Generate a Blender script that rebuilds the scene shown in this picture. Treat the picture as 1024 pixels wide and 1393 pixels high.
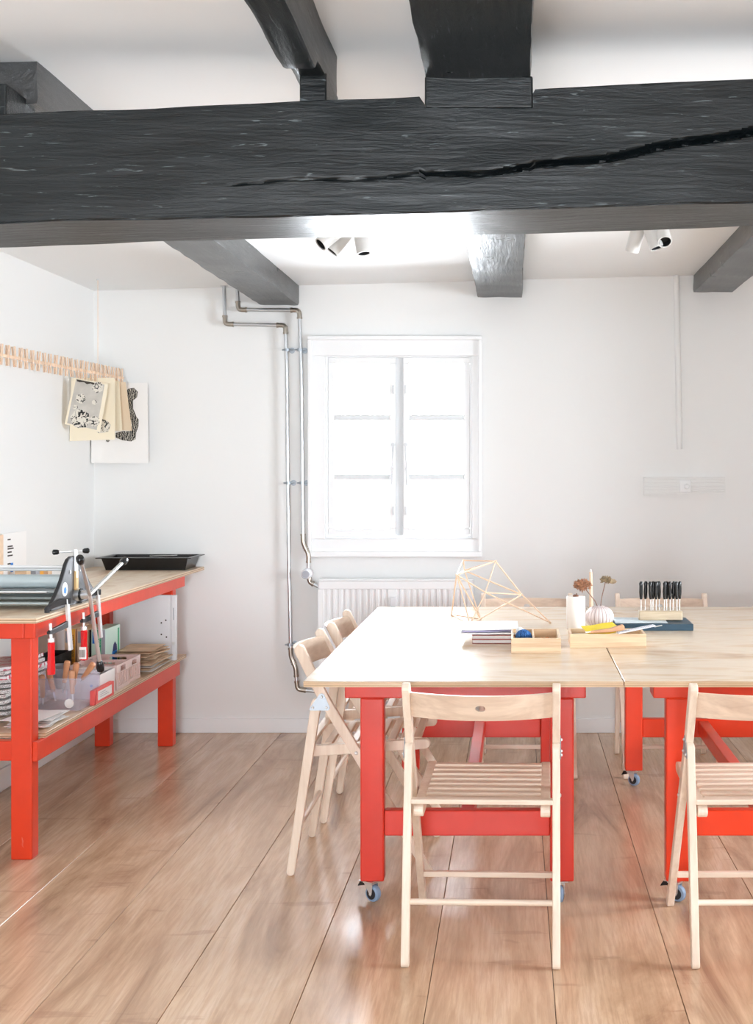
import bpy, bmesh, math, random
from mathutils import Vector, Matrix, noise
for o in list(bpy.data.objects): bpy.data.objects.remove(o)
random.seed(7)
C = bpy.context.scene.collection
SC = bpy.context.scene
PI = math.pi
# ------------------------------------------------------------ camera
W, H, F = 1024, 1393, 1600.0
VX, VY, CH = 700.0, 640.0, 1.37          # vanishing point in the frame, camera height
cd = bpy.data.cameras.new('camera'); cam = bpy.data.objects.new('camera', cd); C.objects.link(cam)
cam.location = (0, 0, CH); cam.rotation_euler = (PI/2, 0, 0)
cd.sensor_fit = 'VERTICAL'; cd.sensor_height = 36; cd.lens = F*36/H
cd.shift_x = (W/2-VX)/H; cd.shift_y = (VY-H/2)/H
cd.clip_start = 0.05; cd.clip_end = 200
SC.camera = cam
# ------------------------------------------------------------ world, daylight, exposure
WORLD = 42.0
w = bpy.data.worlds.new('world'); SC.world = w; w.use_nodes = True
nt = w.node_tree; bg = nt.nodes['Background']
bg.inputs['Color'].default_value = (0.88, 0.94, 1.0, 1); bg.inputs['Strength'].default_value = WORLD
SC.view_settings.view_transform = 'Standard'; SC.view_settings.look = 'None'
SC.view_settings.exposure = 0.38; SC.view_settings.gamma = 1.0; SC.view_settings.use_curve_mapping = False
SC.cycles.max_bounces = 14; SC.cycles.diffuse_bounces = 8; SC.cycles.glossy_bounces = 4
SC.cycles.transparent_max_bounces = 12; SC.cycles.sample_clamp_indirect = 8
def portal(loc, rot, sx, sy):
    l = bpy.data.lights.new('window_portal', 'AREA'); l.shape = 'RECTANGLE'; l.size = sx; l.size_y = sy
    l.cycles.is_portal = True
    o = bpy.data.objects.new('window_portal', l); C.objects.link(o); o.location = loc; o.rotation_euler = rot
def P(px, py, Y): return Vector(((px-VX)*Y/F, Y, CH-(py-VY)*Y/F))
# room constants
XL, XR, YB, YF = -2.2, 3.2, 6.15, -2.6
def zc(x): return 2.366+0.0257*x
# window openings  (min, max) in wall axis, z range
WIN1 = (-0.988, -0.223, 1.014, 1.968)
WFR = [(-0.9, 0.3, 0.25, 1.75)]  # unseen window added to light the faces turned to the camera
WRT = [(2.5, 3.9, 0.9, 2.0)]  # unseen window added to light the left wall
WLF = []
portal(((WIN1[0]+WIN1[1])/2, YB+0.30, (WIN1[2]+WIN1[3])/2), (-PI/2, 0, 0), .8, 1.0)
for a in WFR: portal(((a[0]+a[1])/2, YF-0.30, (a[2]+a[3])/2), (PI/2, 0, 0), a[1]-a[0]+.1, a[3]-a[2]+.1)
for a in WRT: portal((XR+0.30, (a[0]+a[1])/2, (a[2]+a[3])/2), (PI/2, 0, PI/2), a[1]-a[0]+.1, a[3]-a[2]+.1)
for a in WLF: portal((XL-0.30, (a[0]+a[1])/2, (a[2]+a[3])/2), (PI/2, 0, -PI/2), a[1]-a[0]+.1, a[3]-a[2]+.1)

# ------------------------------------------------------------ materials
def newmat(name):
    m = bpy.data.materials.new(name); m.use_nodes = True
    return m, m.node_tree, m.node_tree.nodes['Principled BSDF']
def flat(name, col, rough=.5, metal=0, coat=0, bump=0, bscale=60, var=0, emit=None, spec=None):
    m, t, b = newmat(name)
    b.inputs['Base Color'].default_value = (*col, 1); b.inputs['Roughness'].default_value = rough
    b.inputs['Metallic'].default_value = metal; b.inputs['Coat Weight'].default_value = coat
    if spec is not None: b.inputs['Specular IOR Level'].default_value = spec
    tc = t.nodes.new('ShaderNodeTexCoord')
    if bump or var:
        n = t.nodes.new('ShaderNodeTexNoise'); n.inputs['Scale'].default_value = bscale; n.inputs['Detail'].default_value = 4
        t.links.new(tc.outputs['Object'], n.inputs['Vector'])
    if bump:
        bp = t.nodes.new('ShaderNodeBump'); bp.inputs['Strength'].default_value = bump; bp.inputs['Distance'].default_value = .01
        t.links.new(n.outputs['Fac'], bp.inputs['Height']); t.links.new(bp.outputs['Normal'], b.inputs['Normal'])
    if var:
        r = t.nodes.new('ShaderNodeValToRGB')
        r.color_ramp.elements[0].position = .3; r.color_ramp.elements[1].position = .7
        r.color_ramp.elements[0].color = (*[c*(1-var) for c in col], 1); r.color_ramp.elements[1].color = (*[min(1, c*(1+var*.5)) for c in col], 1)
        t.links.new(n.outputs['Fac'], r.inputs['Fac']); t.links.new(r.outputs['Color'], b.inputs['Base Color'])
    return m
def ramp(t, src, stops):
    r = t.nodes.new('ShaderNodeValToRGB'); e = r.color_ramp.elements
    e[0].position = stops[0][0]; e[0].color = (*stops[0][1], 1); e[1].position = stops[-1][0]; e[1].color = (*stops[-1][1], 1)
    for p, c in stops[1:-1]:
        k = e.new(p); k.color = (*c, 1)
    t.links.new(src, r.inputs['Fac']); return r.outputs['Color']
def mapped(t, scale, rnd=False, coord='Object'):
    tc = t.nodes.new('ShaderNodeTexCoord'); mp = t.nodes.new('ShaderNodeMapping'); mp.inputs['Scale'].default_value = scale
    t.links.new(tc.outputs[coord], mp.inputs['Vector'])
    if rnd:
        oi = t.nodes.new('ShaderNodeObjectInfo'); ml = t.nodes.new('ShaderNodeVectorMath'); ml.operation = 'SCALE'
        cb = t.nodes.new('ShaderNodeCombineXYZ')
        for k in range(3): t.links.new(oi.outputs['Random'], cb.inputs[k])
        t.links.new(cb.outputs[0], ml.inputs[0]); ml.inputs['Scale'].default_value = 37.
        t.links.new(ml.outputs[0], mp.inputs['Location'])
    return mp.outputs['Vector']
def noise_n(t, vec, scale, detail=4, dist=0, rough=.55):
    n = t.nodes.new('ShaderNodeTexNoise'); n.inputs['Scale'].default_value = scale; n.inputs['Detail'].default_value = detail
    n.inputs['Distortion'].default_value = dist; n.inputs['Roughness'].default_value = rough
    t.links.new(vec, n.inputs['Vector']); return n.outputs['Fac']
def math_n(t, op, a, b=None):
    n = t.nodes.new('ShaderNodeMath'); n.operation = op
    for i, v in enumerate((a, b)):
        if v is None: continue
        if isinstance(v, (int, float)): n.inputs[i].default_value = v
        else: t.links.new(v, n.inputs[i])
    return n.outputs[0]
def mix_n(t, fac, a, b, mode='MIX'):
    n = t.nodes.new('ShaderNodeMix'); n.data_type = 'RGBA'; n.blend_type = mode
    for s, v in ((0, fac), (6, a), (7, b)):
        if isinstance(v, (int, float)): n.inputs[s].default_value = v
        elif isinstance(v, tuple): n.inputs[s].default_value = (*v, 1)
        else: t.links.new(v, n.inputs[s])
    return n.outputs[2]
def bump_n(t, b, h, s, d=.002):
    bp = t.nodes.new('ShaderNodeBump'); bp.inputs['Strength'].default_value = s; bp.inputs['Distance'].default_value = d
    t.links.new(h, bp.inputs['Height']); t.links.new(bp.outputs['Normal'], b.inputs['Normal'])
def wood(name, light, dark, stretch=(1, 1, .08), scale=28, rough=.45, bump=.15):
    m, t, b = newmat(name)
    v = mapped(t, stretch, True)
    n1 = noise_n(t, v, scale, 5, .6); n2 = noise_n(t, v, scale*4, 3, .2)
    f = math_n(t, 'ADD', math_n(t, 'MULTIPLY', n1, .75), math_n(t, 'MULTIPLY', n2, .25))
    c = ramp(t, f, [(.32, dark), (.62, light)])
    t.links.new(c, b.inputs['Base Color']); b.inputs['Roughness'].default_value = rough
    bump_n(t, b, f, bump, .001)
    return m
def m_ply(name, edge_period=.0055, rough=.2, axis=(0.12, 1, 1)):
    m, t, b = newmat(name)
    v = mapped(t, tuple(max(q, .3) for q in axis))
    big = noise_n(t, v, 4.2, 7, 2.2); fine = noise_n(t, mapped(t, (.12*axis[0]/axis[0], 1, 1) if axis[0] < 1 else (1, .12, 1)), 90, 3)
    top = ramp(t, big, [(.30, (.55, .36, .22)), (.41, (.72, .54, .37)), (.53, (.82, .68, .52)), (.72, (.66, .48, .32))])
    top = mix_n(t, math_n(t, 'MULTIPLY', fine, .18), top, (.55, .40, .27))
    tc = t.nodes.new('ShaderNodeTexCoord'); sp = t.nodes.new('ShaderNodeSeparateXYZ'); t.links.new(tc.outputs['Object'], sp.inputs[0])
    s = math_n(t, 'SINE', math_n(t, 'MULTIPLY', sp.outputs[2], 2*PI/edge_period))
    edge = ramp(t, math_n(t, 'ADD', math_n(t, 'MULTIPLY', s, .5), .5), [(.25, (.36, .21, .11)), (.6, (.70, .53, .36))])
    g = t.nodes.new('ShaderNodeNewGeometry'); sg = t.nodes.new('ShaderNodeSeparateXYZ'); t.links.new(g.outputs['Normal'], sg.inputs[0])
    fac = math_n(t, 'LESS_THAN', math_n(t, 'ABSOLUTE', sg.outputs[2]), .5)
    t.links.new(mix_n(t, fac, top, edge), b.inputs['Base Color'])
    b.inputs['Roughness'].default_value = rough; bump_n(t, b, fine, .05, .001)
    return m
def m_floor():
    m, t, b = newmat('oak_plank')
    v = mapped(t, (1, .16, 1), True); v2 = mapped(t, (1, .05, 1), True); v3 = mapped(t, (.25, 1.0, 1), True)
    big = noise_n(t, v, 6, 7, 1.0, .62); fine = noise_n(t, v2, 110, 5, .3, .65); cross = noise_n(t, v3, 14, 4, .4)
    c = ramp(t, big, [(.32, (.27, .155, .09)), (.42, (.48, .31, .19)), (.54, (.62, .43, .28)), (.70, (.71, .53, .38))])
    c = mix_n(t, math_n(t, 'MULTIPLY', ramp(t, fine, [(.42, (0, 0, 0)), (.62, (1, 1, 1))]), .35), c, (.34, .20, .12))
    cr = ramp(t, cross, [(.30, (1, 1, 1)), (.36, (0, 0, 0))])
    c = mix_n(t, math_n(t, 'MULTIPLY', cr, .35), c, (.26, .13, .08))
    oi = t.nodes.new('ShaderNodeObjectInfo')
    c = mix_n(t, math_n(t, 'MULTIPLY', oi.outputs['Random'], .10), c, (.72, .55, .45))
    t.links.new(c, b.inputs['Base Color'])
    b.inputs['Roughness'].default_value = .25; b.inputs['Specular IOR Level'].default_value = .8
    bump_n(t, b, fine, .08, .001)
    return m
def m_beam(name, col=(.0035, .0055, .0065), stretch=(.10, 1, 1), rough=(.25, .40), spec=.42):
    m, t, b = newmat(name)
    v = mapped(t, stretch); n1 = noise_n(t, v, 60, 6, .5, .7); n2 = noise_n(t, mapped(t, (.4*1, 1, 1)), 7, 4)
    c = ramp(t, n2, [(.3, col), (.75, tuple(k*2.2 for k in col))])
    # little nicks where the paint is worn to dusty grey
    v3 = mapped(t, stretch); n3 = noise_n(t, v3, 120, 4, 1.0)
    wear = ramp(t, n3, [(.655, (0, 0, 0)), (.70, (1, 1, 1))])
    c = mix_n(t, math_n(t, 'MULTIPLY', wear, .7), c, (.17, .20, .21))
    t.links.new(c, b.inputs['Base Color'])
    r = t.nodes.new('ShaderNodeMapRange'); r.inputs[3].default_value = rough[0]; r.inputs[4].default_value = rough[1]
    t.links.new(n2, r.inputs[0]); t.links.new(r.outputs[0], b.inputs['Roughness'])
    b.inputs['Specular IOR Level'].default_value = spec
    bump_n(t, b, n1, .7, .004)
    return m
def m_glass():
    m = bpy.data.materials.new('window_glass'); m.use_nodes = True; t = m.node_tree; t.nodes.clear()
    o = t.nodes.new('ShaderNodeOutputMaterial'); mx = t.nodes.new('ShaderNodeMixShader'); tr = t.nodes.new('ShaderNodeBsdfTransparent')
    gl = t.nodes.new('ShaderNodeBsdfGlossy'); gl.inputs['Roughness'].default_value = .02; fr = t.nodes.new('ShaderNodeFresnel'); fr.inputs['IOR'].default_value = 1.45
    t.links.new(fr.outputs[0], mx.inputs[0]); t.links.new(tr.outputs[0], mx.inputs[1]); t.links.new(gl.outputs[0], mx.inputs[2]); t.links.new(mx.outputs[0], o.inputs[0])
    return m
def m_clear(name, tint, gloss=.12, op=.25):
    m = bpy.data.materials.new(name); m.use_nodes = True; t = m.node_tree; t.nodes.clear()
    o = t.nodes.new('ShaderNodeOutputMaterial'); mx = t.nodes.new('ShaderNodeMixShader'); tr = t.nodes.new('ShaderNodeBsdfTransparent')
    tr.inputs['Color'].default_value = (*tint, 1)
    pb = t.nodes.new('ShaderNodeBsdfPrincipled'); pb.inputs['Base Color'].default_value = (*tint, 1); pb.inputs['Roughness'].default_value = gloss
    mx.inputs[0].default_value = op
    t.links.new(tr.outputs[0], mx.inputs[1]); t.links.new(pb.outputs[0], mx.inputs[2]); t.links.new(mx.outputs[0], o.inputs[0])
    return m
def m_red(name, col, rough=.32):
    m, t, b = newmat(name)
    v = mapped(t, (1, 1, .06), False); n = noise_n(t, v, 50, 4); n2 = noise_n(t, mapped(t, (1, 1, 1)), 6, 3)
    c = ramp(t, n2, [(.3, tuple(k*.85 for k in col)), (.7, col)])
    sc = noise_n(t, mapped(t, (1, 1, .35)), 26, 3, .5)
    c = mix_n(t, math_n(t, 'MULTIPLY', ramp(t, sc, [(.74, (0, 0, 0)), (.78, (1, 1, 1))]), .35), c, (.75, .35, .28))
    t.links.new(c, b.inputs['Base Color']); b.inputs['Roughness'].default_value = rough
    bump_n(t, b, n, .15, .002)
    return m
def m_stripes(name, a, b_, scale=40, dist=6, cut=.5, axis='X', noise_sc=1.5):
    m, t, b = newmat(name)
    wv = t.nodes.new('ShaderNodeTexWave'); wv.inputs['Scale'].default_value = scale; wv.inputs['Distortion'].default_value = dist
    wv.inputs['Detail Scale'].default_value = noise_sc; wv.bands_direction = axis; wv.inputs['Detail'].default_value = 2
    t.links.new(mapped(t, (1, 1, 1)), wv.inputs['Vector'])
    c = ramp(t, wv.outputs['Fac'], [(cut-.04, a), (cut+.04, b_)])
    t.links.new(c, b.inputs['Base Color']); b.inputs['Roughness'].default_value = .8
    return m
def m_print(name, paper):
    m, t, b = newmat(name)
    n = noise_n(t, mapped(t, (1, 1, 1)), 45, 2, 1.5)
    c = ramp(t, n, [(.42, (.02, .02, .02)), (.47, paper)])
    t.links.new(c, b.inputs['Base Color']); b.inputs['Roughness'].default_value = .85
    return m
M = dict(
    wall=flat('white_wall_paint', (.80, .805, .80), .85, bump=.12, bscale=9),
    ceil=flat('white_ceiling_paint', (.83, .845, .85), .9, bump=.06, bscale=12),
    white=flat('white_gloss_paint', (.82, .83, .84), .35, bump=.04, bscale=30),
    shaded=flat('shaded_white_paint', (.66, .68, .70), .4),  # white paint with shade put into its colour
    floor=m_floor(), dark=flat('dark_joint', (.05, .035, .03), .9),
    beam=m_beam('black_beam_paint'), joist=m_beam('black_joist_glare', (.020, .021, .022), (1, .10, 1), (.22, .40), .9), joistf=m_beam('black_joist_dim', (.005, .007, .008), (1, .10, 1), (.22, .38), .5),  # one black joist paint: rear copy has glare in its colour, front copy darker
    raw=flat('bare_split_wood', (.20, .13, .08), .8, bump=.3, bscale=80),
    glass=m_glass(),
    red=m_red('red_paint', (.66, .032, .014)), redb=m_red('orange_red_paint', (.76, .045, .008)),
    beech=wood('pale_beech', (.84, .72, .60), (.68, .53, .41)), beechx=wood('pale_beech_across', (.84, .72, .60), (.68, .53, .41), (1, .08, 1)),
    beechp=wood('backrest_beech', (.78, .63, .50), (.60, .45, .34), (1, .06, 1), 34),
    ply=m_ply('birch_plywood'), plyb=m_ply('birch_plywood_bench', .009, .35, (1, .12, 1)),
    pine=wood('pine_box', (.80, .63, .42), (.60, .38, .22), (.06, 1, 1), 45, .5), blockw=wood('oak_block', (.62, .50, .35), (.42, .31, .20), (.08, 1, 1), 50, .5),
    stick=flat('pale_stick', (.86, .64, .47), .5, var=.1), pin=flat('clothespin_wood', (.82, .61, .45), .6, var=.25, bscale=25),
    metal=flat('brushed_steel', (.78, .79, .80), .32, .9), pipe=flat('galvanised_pipe', (.62, .64, .66), .3, 1),
    zinc=flat('zinc_plate', (.42, .47, .52), .4, .7), fitting=flat('pipe_fitting', (.42, .38, .33), .28, 1),
    black=flat('black_plastic', (.008, .008, .009), .25), blackm=flat('black_matt', (.012, .012, .014), .5),
    iron=flat('dark_iron', (.15, .155, .165), .45, .6, bump=.1, bscale=120), teal=flat('roller_steel', (.50, .58, .60), .28, .8),
    tyre=flat('blue_grey_rubber', (.22, .31, .44), .5), rub=flat('black_rubber', (.015, .015, .018), .6),
    redp=flat('red_handle_lacquer', (.62, .006, .01), .2, coat=.4), paper=flat('white_paper', (.86, .85, .84), .8),
    cream=flat('cream_paper', (.84, .76, .60), .8), cream2=flat('tan_paper', (.76, .62, .46), .8), grey=flat('print_grey', (.56, .53, .48), .85, var=.2, bscale=14),
    ink=m_print('ink_blots', (.70, .66, .58)), inkd=m_print('ink_strokes', (.84, .82, .80)), black_ink=m_stripes('striped_ink', (.012, .012, .012), (.55, .52, .46), 38, 8, .72),
    news=m_stripes('newsprint', (.10, .10, .10), (.74, .74, .73), 55, 9, .22, 'Z', 4), newsc=m_stripes('newsprint_colour', (.55, .12, .16), (.72, .74, .76), 9, 7, .35, 'Y', 2),
    kraft=flat('kraft_paper', (.72, .53, .36), .8, var=.25, bscale=10), orange=flat('orange_card', (.86, .42, .05), .5),
    tan=flat('tan_card', (.85, .62, .43), .6), green=flat('green_card', (.04, .42, .20), .5), mint=flat('mint_card', (.66, .88, .78), .5),
    blue=flat('blue_print', (.02, .22, .70), .5), navy=flat('navy_print', (.01, .02, .14), .5), greyc=flat('grey_card', (.38, .40, .45), .5),
    clear=m_clear('clear_plastic', (.95, .95, .99), .12, .16), pink=m_clear('pink_plastic', (.97, .80, .77), .25, .8), redl=flat('coral_red_card', (.78, .10, .09), .45),
    handle=flat('turned_handle_wood', (.66, .33, .17), .4, var=.2, bscale=12), candle=flat('white_wax', (.88, .84, .80), .5), wick=flat('burnt_wick', (.22, .10, .06), .9),
    ceramic=m_stripes('striped_ceramic', (.50, .40, .38), (.84, .80, .78), 1, 0, .5), vase=flat('pale_pink_ceramic', (.78, .70, .69), .3), vased=flat('vase_stripe', (.48, .36, .35), .4),
    dry=flat('dried_brown_petals', (.42, .20, .11), .9, var=.5, bscale=90), dry2=flat('dried_olive_seeds', (.34, .25, .15), .9, var=.5, bscale=90), stem=flat('dry_stem', (.24, .14, .11), .7),
    bookblue=flat('dark_blue_cover', (.022, .060, .095), .45), pages=flat('page_edges', (.80, .79, .78), .8), bookred=flat('red_cover', (.34, .05, .035), .5), lilac=flat('lilac_paper', (.62, .56, .80), .7),
    yarn=m_stripes('blue_yarn', (.01, .05, .20), (.05, .20, .50), 60, 5, .45), yellow=flat('yellow_paper', (.86, .66, .03), .6), spot=flat('spotlight_white', (.66, .655, .64), .4),
    lilacp=m_clear('lilac_plastic', (.70, .58, .86), .2, .7), amber=m_clear('amber_glass', (.45, .26, .04), .1, .6), sticker=flat('sticker_white', (.80, .82, .86), .4), board=flat('white_melamine', (.80, .82, .86), .4),
    text=flat('dark_lettering', (.04, .03, .02), .6), textw=flat('white_lettering', (.85, .9, .86), .6), strap=flat('scale_brass', (.66, .42, .18), .4), rule=m_stripes('ruler_marks', (.35, .35, .42), (.82, .84, .92), 60, 0, .25),
    clay=flat('orange_clay', (.75, .27, .08), .6), shelfw=flat('old_board', (.45, .38, .30), .7, var=.2, bscale=10), lcd=flat('grey_display', (.22, .36, .38), .3),
)

# ------------------------------------------------------------ mesh helpers
class MB:
    def __init__(s): s.v = []; s.f = []
    def add(s, vs, fs):
        k = len(s.v); s.v += [Vector(v) for v in vs]; s.f += [tuple(i+k for i in f) for f in fs]; return s
    def box(s, x0, x1, y0, y1, z0, z1):
        return s.add([(x0,y0,z0),(x1,y0,z0),(x1,y1,z0),(x0,y1,z0),(x0,y0,z1),(x1,y0,z1),(x1,y1,z1),(x0,y1,z1)],
                     [(3,2,1,0),(4,5,6,7),(0,1,5,4),(1,2,6,5),(2,3,7,6),(3,0,4,7)])
    def bar(s, p0, p1, a, b, up=(0, 0, 1)):
        p0 = Vector(p0); p1 = Vector(p1); d = (p1-p0).normalized(); u = Vector(up)
        if abs(d.dot(u)) > .98: u = Vector((1, 0, 0))
        r = d.cross(u).normalized(); u = r.cross(d)
        vs = [p+r*(sx*a/2)+u*(sy*b/2) for p in (p0, p1) for sx, sy in ((-1,-1),(1,-1),(1,1),(-1,1))]
        return s.add(vs, [(3,2,1,0),(4,5,6,7),(0,1,5,4),(1,2,6,5),(2,3,7,6),(3,0,4,7)])
    def tube(s, pts, r, n=10, caps=True):
        pts = [Vector(p) for p in pts]; rs = r if isinstance(r, (list, tuple)) else [r]*len(pts)
        d0 = (pts[1]-pts[0]).normalized(); u = Vector((0, 0, 1)) if abs(d0.z) < .9 else Vector((1, 0, 0)); rr = d0.cross(u).normalized()
        vs = []
        for i, p in enumerate(pts):
            d = ((pts[min(i+1, len(pts)-1)]-p).normalized()+(p-pts[max(i-1, 0)]).normalized()); d = d.normalized() if d.length > 1e-6 else d0
            rr = (rr-d*rr.dot(d)).normalized(); uu = d.cross(rr)
            vs += [p+(rr*math.cos(2*PI*k/n)+uu*math.sin(2*PI*k/n))*rs[i] for k in range(n)]
        fs = [(i*n+k, i*n+(k+1) % n, (i+1)*n+(k+1) % n, (i+1)*n+k) for i in range(len(pts)-1) for k in range(n)]
        if caps: fs += [tuple(reversed(range(n))), tuple((len(pts)-1)*n+k for k in range(n))]
        return s.add(vs, fs)
    def cyl(s, p0, p1, r, n=16, r1=None): return s.tube([p0, p1], [r, r if r1 is None else r1], n)
    def lathe(s, prof, c=(0, 0, 0), n=20, flute=None, axis='z'):
        vs = []; c = Vector(c)
        for r, z in prof:
            for k in range(n):
                a = 2*PI*k/n; q = r*(flute(a, z) if flute else 1)
                p = (q*math.cos(a), q*math.sin(a), z)
                if axis == 'y': p = (p[0], p[2], p[1])
                if axis == 'x': p = (p[2], p[0], p[1])
                vs.append(c+Vector(p))
        m = len(prof)
        fs = [(i*n+k, i*n+(k+1) % n, (i+1)*n+(k+1) % n, (i+1)*n+k) for i in range(m-1) for k in range(n)]
        fs += [tuple(reversed(range(n))), tuple((m-1)*n+k for k in range(n))]
        return s.add(vs, fs)
    def prism(s, poly, a, b, axis='y'):
        def q(u, v, t): return {'y': (u, t, v), 'x': (t, u, v), 'z': (u, v, t)}[axis]
        n = len(poly); vs = [q(u, v, a) for u, v in poly]+[q(u, v, b) for u, v in poly]
        return s.add(vs, [tuple(reversed(range(n))), tuple(range(n, 2*n))]+[(i, (i+1) % n, n+(i+1) % n, n+i) for i in range(n)])
    def xf(s, m):
        s.v = [m @ v for v in s.v]; return s
    def build(s, name, mat, parent=None, bevel=0, smooth=False, seg=2, off=(0, 0, 0)):
        me = bpy.data.meshes.new(name); o_ = Vector(off)
        me.from_pydata([v-o_ for v in s.v], [], s.f)
        b = bmesh.new(); b.from_mesh(me); bmesh.ops.recalc_face_normals(b, faces=b.faces); b.to_mesh(me); b.free()
        me.materials.append(M[mat] if isinstance(mat, str) else mat)
        if smooth:
            for p in me.polygons: p.use_smooth = True
            me.set_sharp_from_angle(angle=math.radians(40))
        o = bpy.data.objects.new(name, me); C.objects.link(o); o.location = off
        if parent is not None: o.parent = parent
        if bevel:
            md = o.modifiers.new('bevel', 'BEVEL'); md.width = bevel; md.segments = seg; md.limit_method = 'ANGLE'; md.harden_normals = False
        return o
def box(*a): return MB().box(*a)
def props(o, label=None, cat=None, group=None, kind=None):
    if label: o['label'] = label
    if cat: o['category'] = cat
    if group: o['group'] = group
    if kind: o['kind'] = kind
    return o
def thing(name, label, cat, loc=(0, 0, 0), rz=0, group=None):
    o = bpy.data.objects.new(name, None); C.objects.link(o); o.location = loc; o.rotation_euler = (0, 0, rz); o.empty_display_size = .05
    return props(o, label, cat, group)
def copy_tree(o, parent=None, loc=None, rz=None, label=None):
    c = o.copy(); C.objects.link(c); c.parent = parent
    if loc is not None: c.location = loc
    if rz is not None: c.rotation_euler = (0, 0, rz)
    if label: c['label'] = label
    for ch in list(o.children): copy_tree(ch, c)
    return c
def struct(o): o['kind'] = 'structure'; return o
def outline(pts, widths, n=6):
    """closed outline round a 2D polyline with half round ends"""
    L, R = [], []; m = len(pts)
    pv = [Vector(p) for p in pts]
    for i, p in enumerate(pv):
        d = Vector((0, 0))
        if i > 0: d += (p-pv[i-1]).normalized()
        if i < m-1: d += (pv[i+1]-p).normalized()
        d.normalize(); nn = Vector((-d.y, d.x)); h = widths[i]/2
        L.append(p+nn*h); R.append(p-nn*h)
    def cap(c, d, h):
        a0 = math.atan2(d.y, d.x)
        return [c+Vector((math.cos(a0+PI/2-PI*k/n), math.sin(a0+PI/2-PI*k/n)))*h for k in range(1, n)]
    dE = (pv[-1]-pv[-2]).normalized(); dS = (pv[0]-pv[1]).normalized()
    return [tuple(q) for q in L+cap(pv[-1], dE, widths[-1]/2)+R[::-1]+cap(pv[0], dS, widths[0]/2)]

# ------------------------------------------------------------ room shell
def wall_boxes(mb, axis, t0, t1, a0, a1, z0, z1, holes):
    xs = sorted({a0, a1, *[h[0] for h in holes], *[h[1] for h in holes]}); zs = sorted({z0, z1, *[h[2] for h in holes], *[h[3] for h in holes]})
    for i in range(len(xs)-1):
        for j in range(len(zs)-1):
            cx = (xs[i]+xs[i+1])/2; cz = (zs[j]+zs[j+1])/2
            if any(h[0] < cx < h[1] and h[2] < cz < h[3] for h in holes): continue
            if axis == 'y': mb.box(xs[i], xs[i+1], t0, t1, zs[j], zs[j+1])
            else: mb.box(t0, t1, xs[i], xs[i+1], zs[j], zs[j+1])
    return mb
def merged(mb, name):
    o = mb.build(name, 'wall'); b = bmesh.new(); b.from_mesh(o.data)
    bmesh.ops.remove_doubles(b, verts=b.verts, dist=1e-4)
    seen = {}
    for f in list(b.faces):
        seen.setdefault(tuple(sorted(v.index for v in f.verts)), []).append(f)
    bmesh.ops.delete(b, geom=[f for fs in seen.values() if len(fs) > 1 for f in fs], context='FACES_ONLY')
    bmesh.ops.recalc_face_normals(b, faces=b.faces); b.to_mesh(o.data); b.free(); return struct(o)
merged(wall_boxes(MB(), 'y', YB, YB+.30, XL-.3, XR+.3, 0, 2.6, [WIN1]), 'wall_back')
merged(wall_boxes(MB(), 'y', YF-.30, YF, XL-.3, XR+.3, 0, 2.6, WFR), 'wall_front')
merged(wall_boxes(MB(), 'x', XL-.30, XL, YF, YB, 0, 2.6, WLF), 'wall_left')
merged(wall_boxes(MB(), 'x', XR, XR+.30, YF, YB, 0, 2.6, WRT), 'wall_right')
c_ = MB(); a0, a1 = XL-.3, XR+.3
c_.add([(a0,YF-.3,zc(a0)),(a1,YF-.3,zc(a1)),(a1,YB+.3,zc(a1)),(a0,YB+.3,zc(a0)),(a0,YF-.3,2.75),(a1,YF-.3,2.75),(a1,YB+.3,2.75),(a0,YB+.3,2.75)],
       [(3,2,1,0),(4,5,6,7),(0,1,5,4),(1,2,6,5),(2,3,7,6),(3,0,4,7)])
struct(c_.build('ceiling', 'ceil'))
fl = struct(box(XL-.3, XR+.3, YF-.3, YB+.3, -.12, -.010).build('floor', 'dark'))
# planks: rows .33 m wide along the depth of the room, one mesh per length shared by copies
PW = .33; x0 = -.227-.33*6
plank_mesh = {}
def plank(xa, xb, ya, yb):
    key = (round(xb-xa, 3), round(yb-ya, 3))
    w2, l2 = key[0]/2-.0009, key[1]/2-.0004
    if key not in plank_mesh:
        o = box(-w2, w2, -l2, l2, -.0105, 0).build('floor_plank', 'floor', fl, bevel=.0012, seg=1); plank_mesh[key] = o
    else:
        o = plank_mesh[key].copy(); C.objects.link(o)
    o.location = ((xa+xb)/2, (ya+yb)/2, 0)
for i in range(-1, 17):
    xa = max(x0+i*PW, XL); xb = min(x0+(i+1)*PW, XR)
    if xb-xa < .02: continue
    yj = 1.2+[.0, 1.1, -.7, .6, 1.3, -.3][i % 6]          # staggered end joints
    plank(xa, xb, YF, yj); plank(xa, xb, yj, YB)
# baseboards
def base(name, *a): return struct(box(*a).build(name, 'white', bevel=.004))
base('baseboard_back', XL+.014, XR-.014, YB-.014, YB, 0, .075)
base('baseboard_left', XL, XL+.014, YF, YB, 0, .095)
base('baseboard_right', XR-.014, XR, YF, YB, 0, .075)
base('baseboard_front', XL+.014, XR-.014, YF, YF+.014, 0, .075)

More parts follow.
